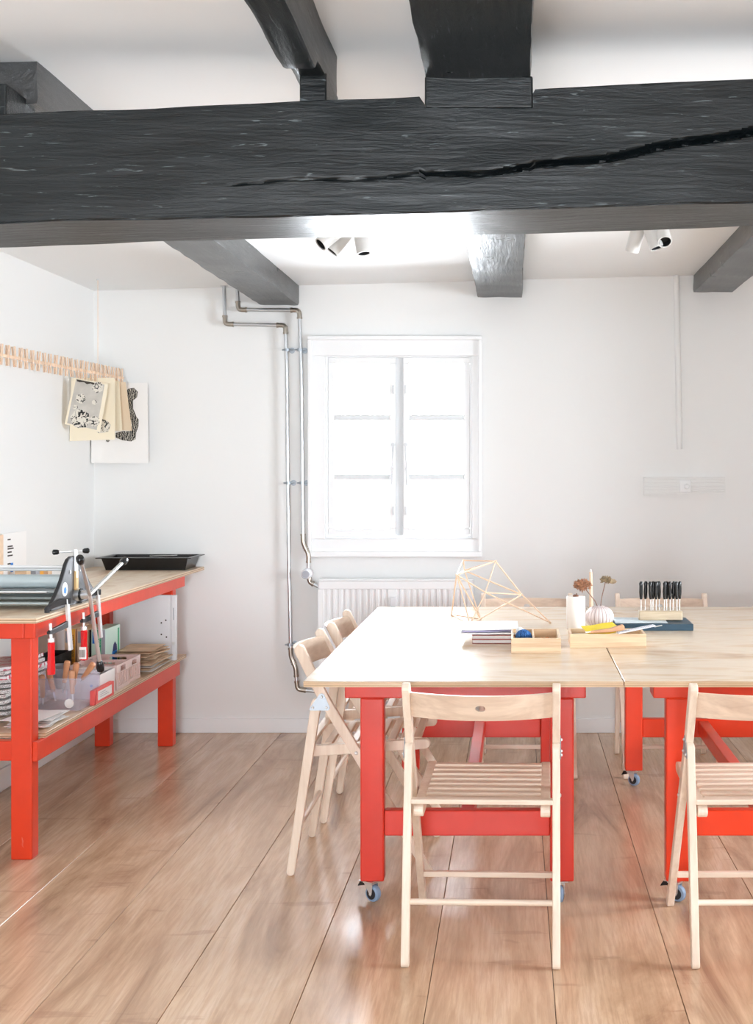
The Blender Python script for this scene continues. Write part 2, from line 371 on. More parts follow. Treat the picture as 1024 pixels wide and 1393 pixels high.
# ------------------------------------------------------------ window in the far wall
def ring_mb(x0, x1, z0, z1, wl, wr, wb, wt, y0, y1):
    m = MB(); m.box(x0, x1, y0, y1, z0, z0+wb); m.box(x0, x1, y0, y1, z1-wt, z1)
    m.box(x0, x0+wl, y0, y1, z0+wb, z1-wt); m.box(x1-wr, x1, y0, y1, z0+wb, z1-wt); return m
win = struct(thing('window_1', None, None))
k = YB/F
ox0, ox1, oz0, oz1 = (420-VX)*k, (656-VX)*k, CH-(757-VY)*k, CH-(458-VY)*k
ring_mb(ox0+.018, ox1-.018, oz0+.022, oz1-.018, WIN1[0]-ox0-.018, ox1-.018-WIN1[1], WIN1[2]-oz0-.022, oz1-.018-WIN1[3], YB-.022, YB-.001).build('casing', 'white', win, bevel=.003)
ring_mb(ox0, ox1, oz0, oz1, .020, .020, .028, .020, YB-.045, YB-.001).build('casing_trim', 'white', win, bevel=.004)
box(WIN1[0], WIN1[1], YB, YB+.29, WIN1[2]-.001, WIN1[2]+.012).build('sill', 'white', win)
xm = (543-VX)*k
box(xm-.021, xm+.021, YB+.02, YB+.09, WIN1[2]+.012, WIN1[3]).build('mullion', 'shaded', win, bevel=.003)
ring_mb(WIN1[0]+.001, WIN1[1]-.001, WIN1[2]+.012, WIN1[3]-.001, .010, .010, .004, .006, YB-.004, YB+.03).build('frame', 'white', win)
for sgn, xa, xb in ((-1, WIN1[0]+.012, xm-.020), (1, xm+.020, WIN1[1]-.012)):
    za, zb = WIN1[2]+.018, WIN1[3]-.008
    cs = thing('casement', None, None); cs.parent = win
    ring_mb(xa, xb, za, zb, .032, .032, .034, .030, YB+.002, YB+.040).build('stile_frame', 'white', cs, bevel=.003)
    ha = (zb-.030-za-.034)
    zs = [za+.034, CH-(649-VY)*k, CH-(568-VY)*k, zb-.030]
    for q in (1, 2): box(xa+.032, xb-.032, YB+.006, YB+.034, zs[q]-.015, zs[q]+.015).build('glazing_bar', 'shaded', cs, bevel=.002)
    for q in range(3): box(xa+.030, xb-.030, YB+.020, YB+.024, zs[q]+.008, zs[q+1]-.008).build('pane', 'glass', cs)
    xh = xb-.012 if sgn < 0 else xa+.012
    h = MB(); zt = CH-(605-VY)*k
    h.cyl((xh, YB+.002, zt), (xh, YB-.014, zt), .010, 12); h.tube([(xh, YB-.010, zt), (xh+.004*sgn, YB-.016, zt-.06), (xh+.008*sgn, YB-.012, zt-.12)], [.004, .0035, .004], 8)
    h.cyl((xh+.006*sgn, YB+.002, zt-.125), (xh+.006*sgn, YB-.012, zt-.125), .007, 10); h.tube([(xh+.006*sgn, YB-.010, zt-.125), (xh+.008*sgn, YB-.014, zt-.21)], .0035, 8)
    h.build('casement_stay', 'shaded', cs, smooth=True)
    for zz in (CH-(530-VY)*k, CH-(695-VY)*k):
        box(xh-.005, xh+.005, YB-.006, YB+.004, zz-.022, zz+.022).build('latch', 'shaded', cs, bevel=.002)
# plain unseen windows added behind and beside the camera to light the room
def added_window(n, axis, a, wall):
    g = struct(thing('window_%d' % n, None, None))
    def mk(u0, u1, z0, z1, d0, d1):
        lo, hi = sorted((wall+d0, wall+d1)); return (u0, u1, lo, hi, z0, z1) if axis == 'y' else (lo, hi, u0, u1, z0, z1)
    s = 1 if wall > 0 else -1; e = .05
    fr = MB()
    for r in ((a[0], a[1], a[2], a[2]+e), (a[0], a[1], a[3]-e, a[3]), (a[0], a[0]+e, a[2]+e, a[3]-e), (a[1]-e, a[1], a[2]+e, a[3]-e), ((a[0]+a[1])/2-.03, (a[0]+a[1])/2+.03, a[2]+e, a[3]-e)):
        fr.box(*mk(*r, s*.08, s*.13))
    fr.build('frame', 'white', g)
    for q in (0, 1):
        m0 = a[0]+e if q == 0 else (a[0]+a[1])/2+.03; m1 = (a[0]+a[1])/2-.03 if q == 0 else a[1]-e
        box(*mk(m0-.005, m1+.005, a[2]+e-.005, a[3]-e+.005, s*.10, s*.105)).build('pane', 'glass', g)
added_window(2, 'y', WFR[0], YF); added_window(3, 'x', WRT[0], XR)

# ------------------------------------------------------------ beams
def rough_beam(name, corner, ys, t_axis, amp, mat, label, nper=10, seed=0, crack=None, step=None):
    """corner(t) -> 4 corners (around the section) at parameter t along the length"""
    vs, fs = [], []; n = 4*nper
    for i, t in enumerate(ys):
        c4 = [Vector(c) for c in corner(t)]; cen = sum(c4, Vector())/4
        for s in range(4):
            for q in range(nper):
                p = c4[s].lerp(c4[(s+1) % 4], q/nper)
                w_ = Vector((p.x*1.5, p.y*1.5, p.z*4)) if t_axis == 'x' else Vector((p.x*4, p.y*1.5, p.z*4))
                w2 = w_*4.0+Vector((seed, seed*2, 5))
                nn = noise.noise_vector(w_+Vector((seed, 0, 0)))*amp+noise.noise_vector(w2)*amp*.4
                if t_axis == 'x': nn.x = 0
                else: nn.y = 0
                if q == 0: nn -= (p-cen).normalized()*.004*(1+noise.noise(w2*2))
                p = p+nn
                if crack: p = crack(p, s)
                vs.append(p)
    m = len(ys)
    fs = [(i*n+k_, i*n+(k_+1) % n, (i+1)*n+(k_+1) % n, (i+1)*n+k_) for i in range(m-1) for k_ in range(n)]
    fs += [tuple(reversed(range(n))), tuple((m-1)*n+k_ for k_ in range(n))]
    o = MB().add(vs, fs).build(name, mat, smooth=True)
    props(o, label, 'beam', None, 'structure'); return o
B1, B2 = 2.59, 2.845
def zb_bot(x): return 1.911+(x+1.135)*.0285
def zb_top(x): return 2.156+(x+1.135)*.0458 + (.008 if -.2 < x < .04 else .0)*-3
def main_corner(x):
    return [(x, B1, zb_bot(x)), (x, B1, zb_top(x)), (x, B2, zb_top(x)), (x, B2, zb_bot(x)+.0)]
CRK = [(-.8, 1.994), (-.305, 2.015), (-.062, 2.026), (.18, 2.056), (.525, 2.119), (1.2, 2.16), (3.3, 2.2)]
def lerp_pts(x, pts):
    for (a, b), (c, d) in zip(pts, pts[1:]):
        if x <= c: return b+(d-b)*(x-a)/(c-a)
    return pts[-1][1]
def crack_f(p, s):
    if s == 0 and p.x > -.62:
        zc_ = lerp_pts(p.x, CRK)+.003*math.sin(p.x*23)
        d = abs(p.z-zc_); k2 = max(0, min(1, (p.x+.35)*1.6)); wd = .0035+.0065*k2
        if d < wd: p = Vector((p.x, p.y+(.006+.028*k2)*(1-d/wd), p.z))
    return p
xs = [XL+.0+i*(XR-XL)/380 for i in range(381)]
rough_beam('main_ceiling_beam', main_corner, xs, 'x', .007, 'beam', 'massive black-painted rough beam crossing the whole room below the joists', 72, 3, crack_f)
def joist(name, x0b, x1b, zbf, ya, yb, label, seed, mat='joist', step=None):
    n = max(12, int((yb-ya)/.035)); ys = [ya+(yb-ya)*i/n for i in range(n+1)]
    def cor(y):
        zb = zbf(y); xm_ = (x0b+x1b)/2
        return [(x0b, y, zb), (x0b, y, zc(x0b)+.03), (x1b, y, zc(x1b)+.03), (x1b, y, zb)]
    return rough_beam(name, cor, ys, 'y', .006, mat, label, 8, seed)
mj = joist('ceiling_joist', -.195, .036, lambda y: 2.232+.0115*(y-2.59), YF, YB, 'broad black joist running straight over the main beam towards the window wall', 11, 'joistf')
joist('ceiling_joist', -1.335, -1.128, lambda y: 2.235, 2.78, YB, 'black joist with a sawn end on the main beam, meeting the wall above the pipes', 23)
joist('ceiling_joist', .938, 1.140, lambda y: 2.30, 2.62, YB, 'weathered black joist beside the white conduit, greyed with painted glare', 37)
joist('ceiling_joist', -.497, -.420, lambda y: 2.235 if y < 2.55 else 2.262, YF, 2.80, 'narrow black joist ending on top of the main beam', 51, 'joistf')
# packing pieces between main beam and joists
props(box(-.198, .040, B1-.004, B2-.01, zb_top(-.08)-.012, 2.238).build('beam_packing_block', 'beam', bevel=.004), 'black packing block between the main beam and the broad joist', 'block', None, 'structure')
props(box(-1.335, -1.155, B1+.08, B2-.01, zb_top(-1.2)-.012, 2.25).build('beam_packing_block', 'beam', bevel=.004), 'black packing block beneath the sawn joist end', 'block', None, 'structure')
props(box(-.485, -.424, B1+.06, B2-.02, zb_top(-.45)-.012, 2.268).build('beam_packing_block', 'beam', bevel=.004), 'small black packing block beneath the narrow joist', 'block', None, 'structure')

# ------------------------------------------------------------ spotlights on the ceiling
def spot_fixture(cx, cy, heads, label):
    z = zc(cx); t = thing('ceiling_spotlight', label, 'lamp', (cx, cy, z), 0, 'ceiling spotlights')
    MB().lathe([(.06, -.022), (.062, -.02), (.062, .0)], n=28).build('ceiling_plate', 'spot', t, smooth=True)
    for (dx, dy), (a, b) in heads:
        st = MB().cyl((dx, dy, -.02), (dx, dy, -.062), .006, 8); st.build('stem', 'spot', t, smooth=True)
        d = Vector((a, b, -1)).normalized(); c0 = Vector((dx, dy, -.062))-d*.012
        q = d.to_track_quat('Z', 'Y').to_matrix().to_4x4(); q.translation = c0
        m = MB().lathe([(.0, 0), (.026, 0), (.028, .003), (.028, .098), (.024, .098), (.023, .07), (.0, .07)], n=24); m.xf(q)
        hd = m.build('lamp_head', 'spot', t, smooth=True)
        m = MB().lathe([(.0, .0705), (.0225, .0705), (.0232, .095), (.0225, .095), (.021, .074), (0, .074)], n=24); m.xf(q); m.build('reflector', 'blackm', hd, smooth=True)
spot_fixture(-.640, 4.55, [((.045, -.01), (.18, -.15)), ((-.02, .03), (-.75, -.2)), ((-.045, -.03), (-1.0, -.6))], 'white spotlight cluster between the pipe-side joist and the broad joist')
spot_fixture(.53, 4.62, [((-.045, .02), (-.25, .5)), ((.0, -.02), (.3, -.15)), ((.045, -.01), (.1, -.9))], 'white spotlight cluster above the conduit side of the room')

# ------------------------------------------------------------ wall services
def pw(px, py, Y=6.105): return P(px, py, Y)
def bent(pts, r=.020):
    """round the corners of a polyline"""
    out = [Vector(pts[0])]
    for i in range(1, len(pts)-1):
        p = Vector(pts[i]); a = (Vector(pts[i-1])-p); b = (Vector(pts[i+1])-p); ra = min(r, a.length*.45, b.length*.45)
        a = p+a.normalized()*ra; b = p+b.normalized()*ra
        for t in (0, .25, .5, .75, 1): out.append(a.lerp(p, t).lerp(p.lerp(b, t), t))
    return out+[Vector(pts[-1])]
def heating_pipe(label, pts, clips, elbows, ends):
    t = thing('heating_pipe', label, 'pipe', (0, 0, 0), 0, 'heating pipes')
    MB().tube(bent([pw(*p) for p in pts]), .0095, 12).build('pipe_run', 'pipe', t, smooth=True)
    W_ = [pw(*p) for p in pts]
    for i in range(1, len(W_)-1):
        a = W_[i-1]-W_[i]; b = W_[i+1]-W_[i]
        if a.angle(b) > 2.9: continue
        la, lb = min(.045, a.length*.48), min(.045, b.length*.48)
        MB().tube(bent([W_[i]+a.normalized()*la, W_[i], W_[i]+b.normalized()*lb]), .0122, 12).build('elbow_fitting', 'fitting', t, smooth=True)
        for d_, l_ in ((a.normalized(), la), (b.normalized(), lb)): MB().tube([W_[i]+d_*(l_-.009), W_[i]+d_*l_], .0142, 12).build('fitting_ring', 'fitting', t, smooth=True)
    for c in clips:
        p = pw(*c); m = MB().tube([p+Vector((-.003, 0, -.007)), p+Vector((-.003, 0, .007))], .0135, 12); m.cyl(p+Vector((-.028, 0, 0)), p+Vector((.026, 0, 0)), .0045, 8)
        m.cyl(p, p+Vector((0, .0435, 0)), .005, 8); m.cyl(p+Vector((.016, .036, 0)), p+Vector((.016, .0435, 0)), .015, 14)
        m.build('pipe_clip', 'zinc', t, smooth=True)
    for e in ends:
        p = pw(*e); MB().lathe([(.013, 0), (.022, .003), (.022, .006), (.013, .008)], (0, 0, 0), 16).xf(Matrix.Translation(p)).build('collar', 'pipe', t, smooth=True)
    return t
heating_pipe('steel heating pipe running down to the bottom of the radiator', [(304.5, 389), (306, 441), (388, 442.5), (390, 500), (391, 640), (393, 780), (395.5, 893), (402, 909), (404.5, 938), (430, 940.5)],
    [(391, 476), (393, 657), (395, 877)], [((305.5, 432), (306.5, 441)), ((306, 441.5), (317, 442)), ((378, 442.5), (389, 443.5)), ((389, 443), (389.5, 455)), ((395, 890), (398, 902)), ((401, 905), (403.5, 914)), ((404, 926), (405, 937)), ((405, 938.5), (417, 940.2))], [(304.5, 390)])
heating_pipe('shorter steel heating pipe feeding the radiator thermostat valve', [(322.5, 387), (324, 421.5), (407, 422), (409.5, 500), (411, 640), (412, 738), (419.5, 754), (419.5, 778), (421, 792), (433, 798)],
    [(408.5, 476), (411.5, 657)], [((323.5, 412), (324, 421)), ((324, 422), (334, 422)), ((396, 422), (407, 423)), ((407, 422.5), (408, 436)), ((411.5, 736), (413, 743)), ((416, 748), (419, 755)), ((419.5, 765), (419.5, 772))], [(322.5, 388)])
tv = P(418.5, 780, 6.09)
th = thing('thermostat_valve', 'round white thermostat dial on the pipe at the radiator corner', 'thermostat', tv)
MB().lathe([(.0, -.062), (.020, -.062), (.026, -.054), (.028, -.02), (.026, .0), (.012, .008), (0, .008)], n=28, axis='y', flute=lambda a, z: 1+.03*math.cos(12*a)*(z > -.05)).build('dial', 'board', th, smooth=True)
MB().lathe([(.017, -.0635), (.019, -.0635), (.019, -.0615), (.017, -.0615)], n=24, axis='y').build('dial_ring', 'greyc', th, smooth=True)
# radiator
rd = thing('radiator', 'white panel radiator with vertical flutes under the window', 'radiator', (0, 0, 0))
rx0, rx1, rz0, rz1, ry = (433-VX)*6.03/F, (643-VX)*6.03/F, .19, CH-(788-VY)*6.03/F, 6.03
prof = []; nfl = 24; pitch = (rx1-rx0-.04)/nfl
prof = [(rx0, ry)]
for i in range(nfl):
    a = rx0+.02+i*pitch
    if i == 11: continue
    prof += [(a+pitch*.12, ry), (a+pitch*.24, ry+.008), (a+pitch*.62, ry+.008), (a+pitch*.74, ry)]
prof += [(rx1, ry), (rx1, ry+.014), (rx0, ry+.014)]
MB().prism(prof, rz0+.04, rz1-.052, 'z').build('fluted_panel', 'white', rd)
for za_, zb_ in ((rz1-.052, rz1-.010), (rz0, rz0+.04)): box(rx0, rx1, ry, ry+.014, za_, zb_).build('rim', 'white', rd, bevel=.004)
box(rx0, rx1, ry-.002, ry+.075, rz1-.010, rz1).build('top_grille', 'white', rd, bevel=.003)
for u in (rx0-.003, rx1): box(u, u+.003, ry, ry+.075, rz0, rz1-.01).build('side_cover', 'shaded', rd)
box(rx0+.01, rx1-.01, ry+.060, ry+.074, rz0, rz1-.012).build('rear_panel', 'white', rd)
for u in (rx0+.12, rx1-.12):
    for za_, zb_ in ((rz1-.16, rz1-.06), (rz0+.06, rz0+.12)): box(u-.015, u+.015, ry+.0745, YB, za_, zb_).build('bracket', 'zinc', rd)
hm = P(535, 822, 6.02); t_ = thing('heat_meter', 'small white heat meter with a dark display clipped on the radiator', 'meter', (hm.x, 6.029, hm.z))
box(-.017, .017, -.022, 0, -.036, .036).build('housing', 'board', t_, bevel=.004); box(-.011, .011, -.0235, -.021, -.022, -.010).build('display', 'lcd', t_)
# conduit and switch panel
t_ = thing('cable_conduit', 'white cable conduit dropping from the ceiling beside the grey joist', 'conduit', (0, 0, 0))
m = MB(); pts = [P(920, 374, 6.138), P(921, 450, 6.138), P(923, 540, 6.138), P(924, 611, 6.138)]
m.tube(pts, .0155, 12); m.build('conduit_cover', 'wall', t_, smooth=True)
a, b = P(876, 649, 6.13), P(986, 673.5, 6.13)
t_ = thing('wall_panel_box', 'long white ribbed panel box with a small dial on the wall', 'switch panel', ((a.x+b.x)/2, YB, (a.z+b.z)/2))
hw, hh = (b.x-a.x)/2, (a.z-b.z)/2
prof = [(-hh, 0)]
for i in range(10):
    z0_ = -hh+i*2*hh/10; prof += [(z0_+.0006, -.026), (z0_+2*hh/10-.0016, -.026), (z0_+2*hh/10-.0008, -.0235)]
prof += [(hh, 0)]
MB().add([], []).prism([(y_, z_) for z_, y_ in prof], -hw, hw, 'x').build('ribbed_cover', 'wall', t_)
box(-.030+.002, .030+.002, -.034, -.024, -.032, .032).build('dial_plate', 'white', t_, bevel=.003)
MB().lathe([(0, -.054), (.010, -.054), (.013, -.05), (.014, -.033), (0, -.033)], (.008, 0, -.002), 18, axis='y').build('knob', 'white', t_, smooth=True)

# ------------------------------------------------------------ chair
def make_chair():
    t = thing('folding_chair', '', 'chair', (0, 0, 0), 0, 'folding wooden chairs')
    LY, TH = .209, .022
    def front_leg(s): return MB().prism(outline([(.030, .762), (.112, .598), (.465, .014)], [.036, .036, .028], 8), s*LY-TH/2, s*LY+TH/2, 'y')
    def rear_leg(s): return MB().prism(outline([(0.0, .014), (.086, .583)], [.028, .034], 8), s*LY-TH/2-.0005*s, s*LY+TH/2-.0005*s, 'y')
    for s in (-1, 1):
        front_leg(s).build('backrest_leg', 'beech', t, bevel=.003)
        rear_leg(s).build('leg', 'beech', t, bevel=.003)
    # backrest panel with an oval grip hole, curved backwards
    def mp(u, v, d):
        z = .715+v; bend = -.055*(1-(u/.198)**2)
        tx = .112+(.762-.598)*0-(z-.598)*.5
        return Vector((tx+bend+d, u, z))
    hv, hu = .0375, .034; U = [-.198+.198*2*i/22 for i in range(23)]
    mid = [(-hu, -hv), (-hu/2, -hv), (0, -hv), (hu/2, -hv), (hu, -hv), (hu, -hv/2), (hu, 0), (hu, hv/2), (hu, hv), (hu/2, hv), (0, hv), (-hu/2, hv), (-hu, hv), (-hu, hv/2), (-hu, 0), (-hu, -hv/2)]
    ell = [(.0145*math.cos(a), .0095*math.sin(a)) for a in [math.atan2(q[1]/hv, q[0]/hu) for q in mid]]
    m = MB(); vs = []; fs = []
    for d in (-.006, .006):
        k0 = len(vs); vs += [mp(u, v, d) for u, v in mid]+[mp(u, v, d) for u, v in ell]
        fs += [(k0+i, k0+(i+1) % 16, k0+16+(i+1) % 16, k0+16+i) for i in range(16)]
    fs += [(16+i, 16+(i+1) % 16, 48+(i+1) % 16, 48+i) for i in range(16)]
    fs += [(i, i+1, 33+i, 32+i) for i in range(4)]+[(i, i+1, 33+i, 32+i) for i in range(8, 12)]
    m.add(vs, fs)
    for s in (-1, 1):
        us = [s*(hu+(.198-hu)*i/10) for i in range(11)]; vs = []
        for u in us:
            vs += [mp(u, v, d) for d, v in ((-.006, -hv), (-.006, -hv/2), (-.006, 0), (-.006, hv/2), (-.006, hv), (.006, hv), (.006, hv/2), (.006, 0), (.006, -hv/2), (.006, -hv))]
        fs = [(i*10+j, i*10+(j+1) % 10, (i+1)*10+(j+1) % 10, (i+1)*10+j) for i in range(10) for j in range(10)]+[tuple(100+j for j in range(10))]
        m.add(vs, fs)
    ob = m.build('backrest', 'beechp', t)
    b = bmesh.new(); b.from_mesh(ob.data); bmesh.ops.remove_doubles(b, verts=b.verts, dist=1e-5); bmesh.ops.recalc_face_normals(b, faces=b.faces); b.to_mesh(ob.data); b.free()
    for p in ob.data.polygons: p.use_smooth = True
    ob.data.set_sharp_from_angle(angle=math.radians(40))
    # seat
    for s in (-1, 1):
        MB().prism(outline([(.070, .415), (.452, .440)], [.036, .034], 8), s*.178-.014, s*.178+.014, 'y').build('seat_rail', 'beech', t, bevel=.003)
    sl = lambda x: .4355+(x-.07)*.0638
    for i in range(8):
        x = .118+i*.0435
        box(x-.0135, x+.0135, -.1655, .1655, sl(x)-.014, sl(x)).build('seat_slat', 'beechx', t, bevel=.003)
    box(.046, .074, -.199, .199, .436, .450).build('rear_seat_rail', 'beechx', t, bevel=.003)
    MB().tube([(.030, -.2, .170), (.030, .2, .170)], .0085, 10).build('rear_rung', 'beechx', t, smooth=True)
    box(.380, .397, -.199, .199, .117, .134).build('front_rung', 'beechx', t, bevel=.003)
    for s in (-1, 1):
        y = s*(LY+TH/2); pl = MB().prism([(x_+.098, z_+.588) for x_, z_ in ((-.034, -.022), (-.030, -.028), (.030, -.028), (.036, -.020), (.016, .026), (.008, .030), (.0, .027))], min(y, y+s*.002), max(y, y+s*.002), 'y')
        po = pl.build('hinge_plate', 'zinc', t)
        m = MB()
        for x_, z_ in ((-.022, -.018), (.024, -.018), (.008, .018)): m.lathe([(.0045, 0), (.0045, s*.002), (.0025, s*.004)], (x_+.098, y+s*.002, z_+.588), 8, axis='y')
        m.build('hinge_bolt', 'metal', po)
        m = MB().lathe([(.006, 0), (.006, s*.002), (.003, s*.004)], (.222, y, .416), 10, axis='y'); m.build('pivot_bolt', 'metal', t)
    return t
proto = make_chair()
def place(first, x, y, rz, label):
    if first: proto.location = (x, y, 0); proto.rotation_euler = (0, 0, rz); proto['label'] = label
    else: copy_tree(proto, None, (x, y, 0), rz, label)
place(True, -.094, 3.238, PI/2-.03, 'pale wooden folding chair pushed to the near edge of the white-lit table')
place(False, .705, 3.238, PI/2+.015, 'pale wooden folding chair at the near edge, at the table with the dark blue book')
place(False, -.757, 4.19, .0, 'wooden folding chair at the table end, nearer of the two side-on ones')
place(False, -.742, 4.78, .0, 'wooden folding chair at the table end nearer the radiator')
place(False, .058, 5.685, -PI/2, 'wooden folding chair behind the table, its back seen past the candle')
place(False, .702, 5.685, -PI/2, 'wooden folding chair behind the table, behind the black-handled tools')

# ------------------------------------------------------------ tables
def caster(x, y, par, rz):
    c = bpy.data.objects.new('caster', None); C.objects.link(c); c.parent = par; c.location = (x, y, 0); c.rotation_euler = (0, 0, rz); c.empty_display_size = .03
    MB().lathe([(0, -.011), (.019, -.011), (.0245, -.009), (.0265, -.004), (.0265, .004), (.0245, .009), (.019, .011), (0, .011)], (.012, 0, .0265), 24, axis='y').build('tyre', 'tyre', c, smooth=True)
    MB().lathe([(0, -.0125), (.0175, -.0125), (.0175, .0125), (0, .0125)], (.012, 0, .0265), 20, axis='y').build('wheel_hub', 'rub', c, smooth=True)
    m = MB()
    for s in (-1, 1): m.prism([(-.016, .061), (.020, .061), (.018, .030), (.012, .020), (.006, .030)], s*.0145-.001, s*.0145+.001, 'y')
    m.box(-.018, .022, -.0155, .0155, .058, .0615); m.cyl((0, 0, .060), (0, 0, .067), .016, 16); m.box(-.026, .026, -.026, .026, .0655, .068)
    m.cyl((.012, -.017, .0265), (.012, .017, .0265), .004, 8); m.build('fork', 'metal', c)
    MB().prism([(-.016, .062), (-.030, .066), (-.044, .046), (-.046, .040), (-.034, .044), (-.018, .048)], -.011, .011, 'y').build('brake_lever', 'black', c, bevel=.002)
def work_table(x0, x1, ax0, ax1, lx0, lx1, mat, label):
    t = thing('work_table', label, 'table', ((x0+x1)/2, 4.37, 0)); ox = (x0+x1)/2; oy = 4.37
    Y0, Y1 = 3.405, 5.23+.03
    def bx(a, b, c, d, e, f): return box(a-ox, b-ox, c-oy, d-oy, e, f)
    bx(x0, x1, Y0, Y1, .742, .760).build('plywood_top', 'ply', t, bevel=.0015, seg=1)
    for ya, yb in ((3.715, 3.815), (5.05, 5.15)):
        bx(ax0, ax1, ya, yb, .650, .7415).build('top_rail', mat, t, bevel=.004)
    for ya in (3.722, 5.145-.05):
        for la in (lx0, lx1-.075):
            bx(la, la+.075, ya, ya+.050, .068, .6495).build('leg', mat, t, bevel=.005)
            caster(la+.0375-ox-.008, ya+.025-oy, t, {0: -.6}.get(0)+(.0 if la == lx0 else -.9))
        bx(lx0+.0755, lx1-.0755, ya+.004, ya+.044, .212, .292).build('lower_rail', mat, t, bevel=.004)
    xc = (lx0+lx1)/2
    bx(xc-.022, xc+.022, 3.722+.0445, 5.095+.0035, .225, .285).build('stretcher', mat, t, bevel=.004)
    return t
TL = work_table(-.612, .3145, -.537, .225, -.489, .187, 'red', 'plywood table on a red wheeled frame, under the window')
TR = work_table(.3175, 1.245, .438, 1.200, .479, 1.155, 'redb', 'plywood table on a red wheeled frame, holding the dark blue book')

# ------------------------------------------------------------ workbench on the left wall
bn = thing('workbench', 'red workbench with plywood top and lower shelf along the side wall', 'workbench', (-1.9, 5.0, 0))
def bb(a, b, c, d, e, f): return box(a+1.9, b+1.9, c-5, d-5, e, f)
bb(XL+.003, -1.622, 3.99, YB-.003, .850, .868).build('plywood_top', 'plyb', bn, bevel=.0015, seg=1)
bb(-1.700, -1.662, 4.075, 5.93, .786, .8495).build('side_apron', 'redb', bn, bevel=.004)
bb(-2.17, -1.7005, 4.075, 4.115, .786, .8495).build('end_apron', 'redb', bn, bevel=.004)
bb(-2.17, -1.7005, 5.89, 5.93, .786, .8495).build('end_apron', 'redb', bn, bevel=.004)
for lx in (-1.772, -2.085):
    for ly in (4.135, 5.835):
        bb(lx, lx+.075, ly, ly+.06, 0, .7855 if lx < -1.7 else .8495).build('leg', 'redb', bn, bevel=.005)
bb(-2.10, -1.675, 4.200, 6.00, .415, .433).build('lower_shelf', 'plyb', bn, bevel=.0015, seg=1)
bb(-1.7425+.046, -1.678, 4.136, 5.90, .345, .4145).build('shelf_rail', 'redb', bn, bevel=.004)
bb(-2.0095, -1.7725, 4.150, 4.190, .345, .4145).build('shelf_rail', 'redb', bn, bevel=.004)
ZB, ZS = .8685, .4335

# ------------------------------------------------------------ printing press
pr = thing('printing_press', 'steel roller printing press with black side plate and star wheel', 'printing press', (-1.65, 4.41, ZB))
side = [(.225, 0), (.230, .008), (.226, .020), (.190, .045), (.152, .074), (.122, .103), (.099, .132), (.082, .155), (.060, .173), (.030, .181)]
poly = side+[(-y_, z_) for y_, z_ in side[::-1]]
MB().prism(poly, -.012, 0, 'x').build('side_plate', 'blackm', pr)
MB().prism([(y_*.965, z_*.97+.002) for y_, z_ in poly], 0, .0012, 'x').build('plate_face', 'iron', pr)
PXL = -.52
MB().prism(poly, PXL-.012, PXL, 'x').build('side_plate', 'blackm', pr)
def px_cyl(name, y, z, r, mat, n=24): return MB().tube([(PXL, y, z), (-.0125, y, z)], r, n).build(name, mat, pr, smooth=True)
px_cyl('upper_roller', 0, .085, .027, 'teal', 32); px_cyl('lower_roller', 0, .023, .022, 'teal', 28)
px_cyl('tie_rod', .0, .140, .007, 'metal', 14); px_cyl('tie_rod', .028, .128, .006, 'metal', 14)
px_cyl('tie_rod', -.155, .020, .009, 'teal', 14); px_cyl('tie_rod', .150, .020, .009, 'metal', 14)
bd = [(-.20+.4*i/20, .052+.006*((abs(-.20+.4*i/20))/.2)**6*2) for i in range(21)]
m = MB(); m.prism(bd+[(y_, z_+.005) for y_, z_ in bd[::-1]], PXL+.015, -.025, 'x'); m.build('bed_plate', 'metal', pr)
# adjusting screw, scale, sticker
MB().cyl((.004, 0, .10), (.004, 0, .205), .009, 14).build('pressure_screw', 'metal', pr, smooth=True)
box(.0015, .010, -.010, .014, .055, .125).build('scale_strip', 'strap', pr, bevel=.001)
MB().cyl((.0012, -.10, .066), (.003, -.10, .066), .026, 24).build('round_sticker', 'sticker', pr, smooth=True)
MB().cyl((.003, -.10, .062), (.0036, -.10, .062), .012, 16).build('sticker_emblem', 'blue', pr, smooth=True)
for y_, z_ in ((-.155, .03), (-.05, .125), (.16, .03), (.05, .125)):
    MB().cyl((.0012, y_, z_), (.004, y_, z_), .007, 6).build('plate_bolt', 'metal', pr)
tb = MB().tube([(-.060, -.010, .196), (.035, .008, .200)], .004, 10).build('tommy_bar', 'metal', pr, smooth=True)
for q in ((-.066, -.011, .196), (.040, .009, .200)):
    d = Vector((.095, .018, .004)).normalized()*(1 if q[0] > 0 else -1)
    MB().tube([Vector(q)-d*.012, Vector(q)-d*.006, Vector(q)+d*.008, Vector(q)+d*.012], [.006, .0095, .0105, .006], 14).build('bar_knob', 'black', tb, smooth=True)
MB().tube([(0, 0, .036), (.012, 0, .036), (.0121, 0, .036), (.022, 0, .036), (.0221, 0, .036), (.056, 0, .036)], [.019, .019, .024, .024, .017, .017], 24).build('axle_hub', 'metal', pr, smooth=True)
MB().lathe([(.0165, .0), (.024, .001), (.024, .007), (.0165, .008)], (.020, 0, .036), 24, axis='x').build('hub_ring', 'black', pr, smooth=True)
hub = Vector((.056, 0, .036)); O = Vector((-1.65, 4.41, ZB))
for tip in ((-1.535, 4.155, 1.056), (-1.575, 4.745, 1.005), (-1.592, 4.520, .612)):
    T = Vector(tip)-O; d = (T-hub).normalized()
    a_ = MB().tube([hub+d*.0, T], [.0078, .0078], 12).build('wheel_arm', 'metal', pr, smooth=True)
    MB().tube([T-d*.030, T-d*.026, T-d*.004, T+d*.012, T+d*.018], [.008, .0115, .0155, .0135, .006], 16).build('arm_grip', 'black', a_, smooth=True)
